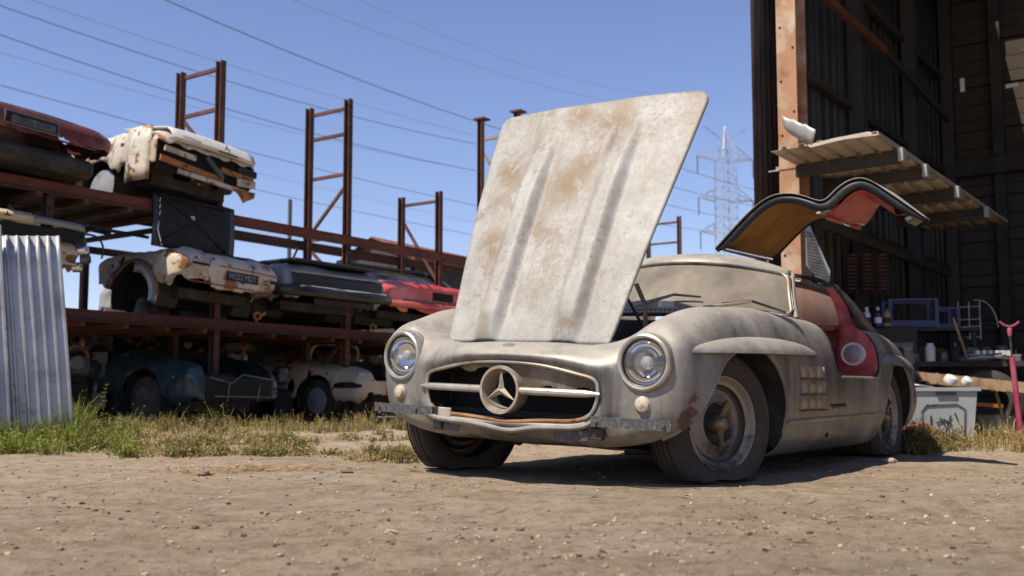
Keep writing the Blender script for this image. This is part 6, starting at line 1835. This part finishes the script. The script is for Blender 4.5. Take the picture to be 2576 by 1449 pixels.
def strip(curve, xs, i0, i1):
    return [[(x(i) if callable(x) else x, curve[i][0], curve[i][1]) for i in range(i0, i1)] for x in xs]
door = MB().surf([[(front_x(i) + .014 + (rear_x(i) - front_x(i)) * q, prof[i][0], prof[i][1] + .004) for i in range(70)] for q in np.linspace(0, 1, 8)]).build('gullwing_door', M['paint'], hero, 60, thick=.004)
MB().surf([[(front_x(i), *prof[i]) for i in range(70)], [(front_x(i), *inn[i]) for i in range(70)]]).build('door_edge', M['black'], door, 12, thick=.004)
MB().surf([[(rear_x(i), *prof[i]) for i in range(70)], [(rear_x(i), *inn[i]) for i in range(70)]]).build('door_edge', M['black'], door, 60, thick=.004)
MB().surf([[(front_x(i) + (rear_x(i) - front_x(i)) * q - (.02 if q == 0 else 0), *(inn[i] - nin[i] * .012 * (1 - math.sin(math.pi * q)))) for i in range(2, 34)] for q in np.linspace(0.03, .97, 8)]).build('door_headliner', M['mustard'], door, 60, thick=.003)
MB().surf([[(front_x(i) + (rear_x(i) - front_x(i)) * q, *(inn[i] + nin[i] * .03 * math.sin(math.pi * q))) for i in range(36, 62)] for q in np.linspace(0.04, .95, 10)]).build('door_card', M['red'], door, 60, thick=.004)
ia = 52
tear = [(front_x(i) - .03, *(inn[i] + nin[i] * .006)) for i in (51, 56, 60)] + [(front_x(57) - .16, *(inn[57] + nin[57] * .02)), (front_x(53) - .13, *(inn[53] + nin[53] * .02)), (front_x(51) - .06, *(inn[51] + nin[51] * .012))]
MB().add(tear, [tuple(range(len(tear)))]).build('torn_patch', M['void'], door, 0)
MB().tube([(XF - .10, .76, 1.475), (XF - .45, .80, 1.468), (XF - .48, .82, 1.463)], .011, 8).build('door_pull', M['red'], door)
MB().tube([(XF - .02, .74, 1.495), (XF - .35, .80, 1.490), (XF - .50, .83, 1.487)], .014, 8, flat=.6).build('waist_moulding', M['trimdust'], door)
hdl = MB().box((XF - .32, .79, 1.468), (.10, .022, .02), bevel=.006).build('door_handle', M['bright'], door)
for q in (0, .05, .1):
    MB().tube([(front_x(66) - .03 - q, *(inn[64] + nin[64] * .0)), (front_x(66) - .05 - q, *(inn[66] + nin[66] * .035))], .006, 6).build('latch_part', M['bronze'], door)
MB().box((front_x(66) - .08, inn[66][0] - .01, inn[66][1] - .004), (.16, .06, .03), Matrix.Rotation(R(36), 3, 'X'), bevel=.006).build('latch_case', M['steelgrey'], door)
# stay strut between roof and door
MB().tube([(XF - .03, .205, 1.318), (XF - .09, .34, 1.285), (XF - .14, .44, 1.262)], .0105, 10).build('door_strut', M['bright'], door)
MB().tube([(XR + .04, .20, 1.345), (XR + .04, .205, 1.29)], .008, 6).build('hinge_arm', M['bright'], door)

# ---------------- wipers
def wiper(base, elbow, tip, tipb):
    w = MB().tube([base, elbow], [.011, .007], 6).build('wiper_arm', M['trimdust'], hero)
    MB().tube([tipb, elbow, tip], [.005, .0075, .005], 6).build('wiper_blade', M['dark'], w)
wiper(ws_pt(-.10, .0) + V3((.05, 0, .012)), ws_pt(.22, .20) + V3((.035, 0, .02)), ws_pt(.42, .20) + V3((.025, 0, .012)), ws_pt(.02, .10) + V3((.03, 0, .015)))
wiper(ws_pt(.47, .0) + V3((.05, 0, .012)), ws_pt(.78, .15) + V3((.04, 0, .02)), ws_pt(.97, .02) + V3((.02, 0, .012)), ws_pt(.58, .09) + V3((.035, 0, .015)))
# ------------------------------------------------------------------ weeds and dry grass
def leafmat(name, stops):
    t = NT(name)
    c = t.ramp(t.island(), stops)
    df = t.b
    t.put(df.inputs['Base Color'], c); df.inputs['Roughness'].default_value = .75
    df.inputs['Specular IOR Level'].default_value = .25
    tl = t.new('ShaderNodeBsdfTranslucent'); t.L(c, tl.inputs[0])
    mx = t.new('ShaderNodeMixShader'); mx.inputs[0].default_value = .35
    t.L(df.outputs[0], mx.inputs[1]); t.L(tl.outputs[0], mx.inputs[2]); t.L(mx.outputs[0], t.t.nodes['Material Output'].inputs[0])
    return t.m
M['green'] = leafmat('weed_green', [(0, (.06, .10, .015)), (.35, (.18, .24, .035)), (.7, (.31, .33, .06)), (.9, (.36, .33, .09)), (1, (.40, .30, .13))])
M['olive'] = leafmat('weed_olive', [(0, (.06, .065, .015)), (.4, (.15, .15, .04)), (.7, (.28, .21, .08)), (1, (.44, .33, .16))])
M['dryg'] = leafmat('dry_grass', [(0, (.20, .125, .045)), (.35, (.34, .235, .095)), (.6, (.27, .25, .07)), (.8, (.46, .34, .17)), (1, (.56, .46, .27))])
M['flower'] = patchy('yellow_petals', (.62, .40, .02), bump=0)

def plants(name, spots, mat, label, seed, leafy=.5):
    """spots: (x, y, height, blades, spread). Stems are bent two-piece blades; leafy ones carry small leaves."""
    g = np.random.default_rng(seed)
    V, F = [], []
    nb = 0
    for (x, y, h, n, sp) in spots:
        z0 = float(ground_z(x, y)) - .01
        for _ in range(n):
            bx, by = x + g.normal(0, sp * .5), y + g.normal(0, sp * .5)
            a = g.uniform(0, 6.283); lean = g.uniform(.05, .75) * h
            hh = h * g.uniform(.35, 1.05)
            d = np.array([math.cos(a), math.sin(a), 0]); e = np.array([-d[1], d[0], 0])
            w = g.uniform(.0016, .0042)
            p0 = np.array([bx, by, z0]); p1 = p0 + d * lean * .35 + [0, 0, hh * .6]; p2 = p0 + d * lean + [0, 0, hh * g.uniform(.75, 1.0)]
            V += [p0 - e * w, p0 + e * w, p1 + e * w * .8, p1 - e * w * .8, p2]
            F += [(nb, nb + 1, nb + 2), (nb, nb + 2, nb + 3), (nb + 3, nb + 2, nb + 4)]; nb += 5
            if g.random() < leafy:
                for q in range(g.integers(2, 6)):
                    f = g.uniform(.25, 1.0)
                    c = p0 + (p1 - p0) * min(1, f / .6) if f < .6 else p1 + (p2 - p1) * (f - .6) / .4
                    aa = g.uniform(0, 6.283); l = g.uniform(.008, .024); wd = l * g.uniform(.28, .5)
                    dd = np.array([math.cos(aa), math.sin(aa), g.uniform(-.3, .8)]); dd /= np.linalg.norm(dd)
                    ee = np.cross(dd, [0, 0, 1.0]); ee /= max(np.linalg.norm(ee), 1e-6); ee = ee + [0, 0, g.uniform(-.4, .4)]
                    V += [c, c + dd * l * .5 + ee * wd, c + dd * l, c + dd * l * .5 - ee * wd]
                    F += [(nb, nb + 1, nb + 2), (nb, nb + 2, nb + 3)]; nb += 4
    return tag(raw(name, np.array(V), np.array(F), mat, None, 0), label, 'weeds', kind='stuff')

def spot_px(g, n, u0, u1, v0, v1, h0, h1, blades, sp, bias=1.0, clump=True):
    out = []
    for _ in range(n):
        u = g.uniform(u0, u1); v = v0 + (v1 - v0) * g.random() ** bias
        y = CAM_H * FPX / (v - HOR); p = at(u, v, y)
        k = float(vnoise(np.array(p.x), np.array(p.y), .45, 9)) + .5
        if clump and k < .22 + .2 * g.random(): continue
        q = (.45 + 1.1 * k) if clump else 1.0
        out.append((p.x, p.y, g.uniform(h0, h1) * q, max(4, int(blades * g.uniform(.4, 1.2))), sp))
    return out
g = np.random.default_rng(31)
sp = spot_px(g, 250, -120, 215, 1104, 1148, .12, .32, 44, .09) + spot_px(g, 80, 190, 330, 1100, 1146, .06, .19, 34, .08) + spot_px(g, 60, -120, 180, 1098, 1112, .22, .34, 26, .08)
plants('green_weeds', sp, M['green'], 'lush green weeds growing thick in front of the leaning corrugated sheets', 32, .55)
sp = spot_px(g, 120, 130, 330, 1102, 1150, .05, .16, 34, .08) + spot_px(g, 70, 430, 560, 1118, 1146, .03, .10, 26, .07) + spot_px(g, 60, 640, 760, 1120, 1146, .03, .09, 24, .07) + spot_px(g, 46, 930, 1060, 1100, 1165, .03, .12, 28, .06) + spot_px(g, 40, 985, 1060, 1085, 1112, .10, .24, 28, .06) + spot_px(g, 120, 330, 960, 1086, 1108, .06, .24, 14, .09) + spot_px(g, 70, 330, 900, 1110, 1146, .03, .10, 24, .07)
plants('leafy_weeds', sp, M['olive'], 'olive and brown leafy weeds along the edge of the dirt yard', 33, .8)
sp = spot_px(g, 900, 240, 1080, 1086, 1146, .012, .075, 20, .10) + spot_px(g, 110, 300, 1000, 1075, 1095, .06, .20, 14, .12) + spot_px(g, 60, 880, 1060, 1140, 1165, .015, .05, 18, .06)
sp += spot_px(g, 90, -100, 330, 1112, 1152, .02, .12, 16, .10)
plants('dry_grass', sp, M['dryg'], 'dry straw-coloured grass growing between the yard and the scrap cars', 34, .35)
sp = spot_px(g, 110, 1270, 1720, 1097, 1118, .03, .11, 24, .08) + spot_px(g, 40, 1400, 1650, 1090, 1102, .06, .16, 20, .08)
plants('dry_weeds', sp, M['dryg'], 'low dry weeds seen beyond the underside of the coupe', 35, .6)
sp = spot_px(g, 90, 2235, 2330, 1112, 1142, .06, .17, 34, .06) + spot_px(g, 40, 2300, 2420, 1118, 1135, .05, .13, 26, .06)
plants('shade_weeds', sp, M['olive'], 'yellow-green weeds growing beside the rear wheel of the coupe', 36, .9)
sp = spot_px(g, 150, 2330, 2620, 1108, 1135, .03, .14, 20, .07) + spot_px(g, 30, 2430, 2580, 1105, 1125, .12, .24, 8, .05)
plants('dry_stalks', sp, M['dryg'], 'dry grass and thin stalks growing in front of the shed clutter', 37, .3)

# single tall stalks one can pick out
def stalk(u, v, u2, v2, label, seeds=True, mat='olive'):
    y = CAM_H * FPX / (v - HOR); p = at(u, v, y); q = at(u2, v2, y)
    root = thing('tall_weed', label, 'weed', (p.x, p.y, float(ground_z(p.x, p.y))))
    g2 = np.random.default_rng(int(u))
    e = V3(q) - V3(root.location)
    pts = spline1([V3((0, 0, 0)), e * .35 + V3((.01, 0, .01)), e * .7 - V3((.008, 0, 0)), e], 14)
    MB().tube(pts, np.linspace(.0045, .0022, 14), 5).build('stem', M[mat], root)
    if seeds:
        for k in range(22):
            f = .45 + .55 * g2.random(); c = pts[int(f * 13)]
            a = g2.uniform(0, 6.28); d = V3((math.cos(a), math.sin(a), .6)) * (.03 * (1.15 - f) + .010)
            MB().tube([c, c + d], [.0022, .0035], 4).build('seed_pod', M[mat], root)
    for k in range(7):
        f = .05 + .5 * g2.random(); c = pts[int(f * 13)]; a = g2.uniform(0, 6.28); d = V3((math.cos(a), math.sin(a), .4)) * .05; w = V3((-math.sin(a), math.cos(a), 0)) * .010
        MB().add([c, c + d * .5 + w, c + d, c + d * .5 - w], [(0, 1, 2), (0, 2, 3)]).build('leaf', M[mat], root, 0)
stalk(248, 1112, 272, 960, 'tall dry seed stalk standing in front of the dark teal car')
stalk(598, 1112, 634, 1040, 'bent green stalk right of the teal car wheel, curling over at the top', False, 'green')
stalk(300, 1112, 318, 1062, 'short upright seed stalk just right of the tallest one')
stalk(556, 1112, 570, 1075, 'small leafy stalk left of the bent green one')
for k, (u, v) in enumerate(((205, 1080), (300, 1085), (238, 1068), (2410, 1092), (1022, 1072))):
    y = CAM_H * FPX / (1122 - HOR); p = at(u, v, y)
    fl = thing('yellow_flower', ('small yellow flower in the middle of the green weeds', 'small yellow flower at the right edge of the green weeds', 'highest yellow flower over the green weeds', 'single yellow flower in the dry grass before the grey bin', 'yellow flower in the weeds behind the front tyre')[k], 'flower', (p.x, p.y, float(ground_z(p.x, p.y))))
    hz_ = p.z - fl.location.z
    MB().tube([(0, 0, 0), (.006, 0, hz_)], .002, 4).build('stem', M['olive'], fl)
    for j in range(6):
        a = j * math.pi / 3; d = V3((math.cos(a), math.sin(a), .3)) * .013; w = V3((-math.sin(a), math.cos(a), 0)) * .006; c = V3((.006, 0, hz_))
        MB().add([c, c + d * .6 + w, c + d, c + d * .6 - w], [(0, 1, 2), (0, 2, 3)]).build('petal', M['flower'], fl, 0)
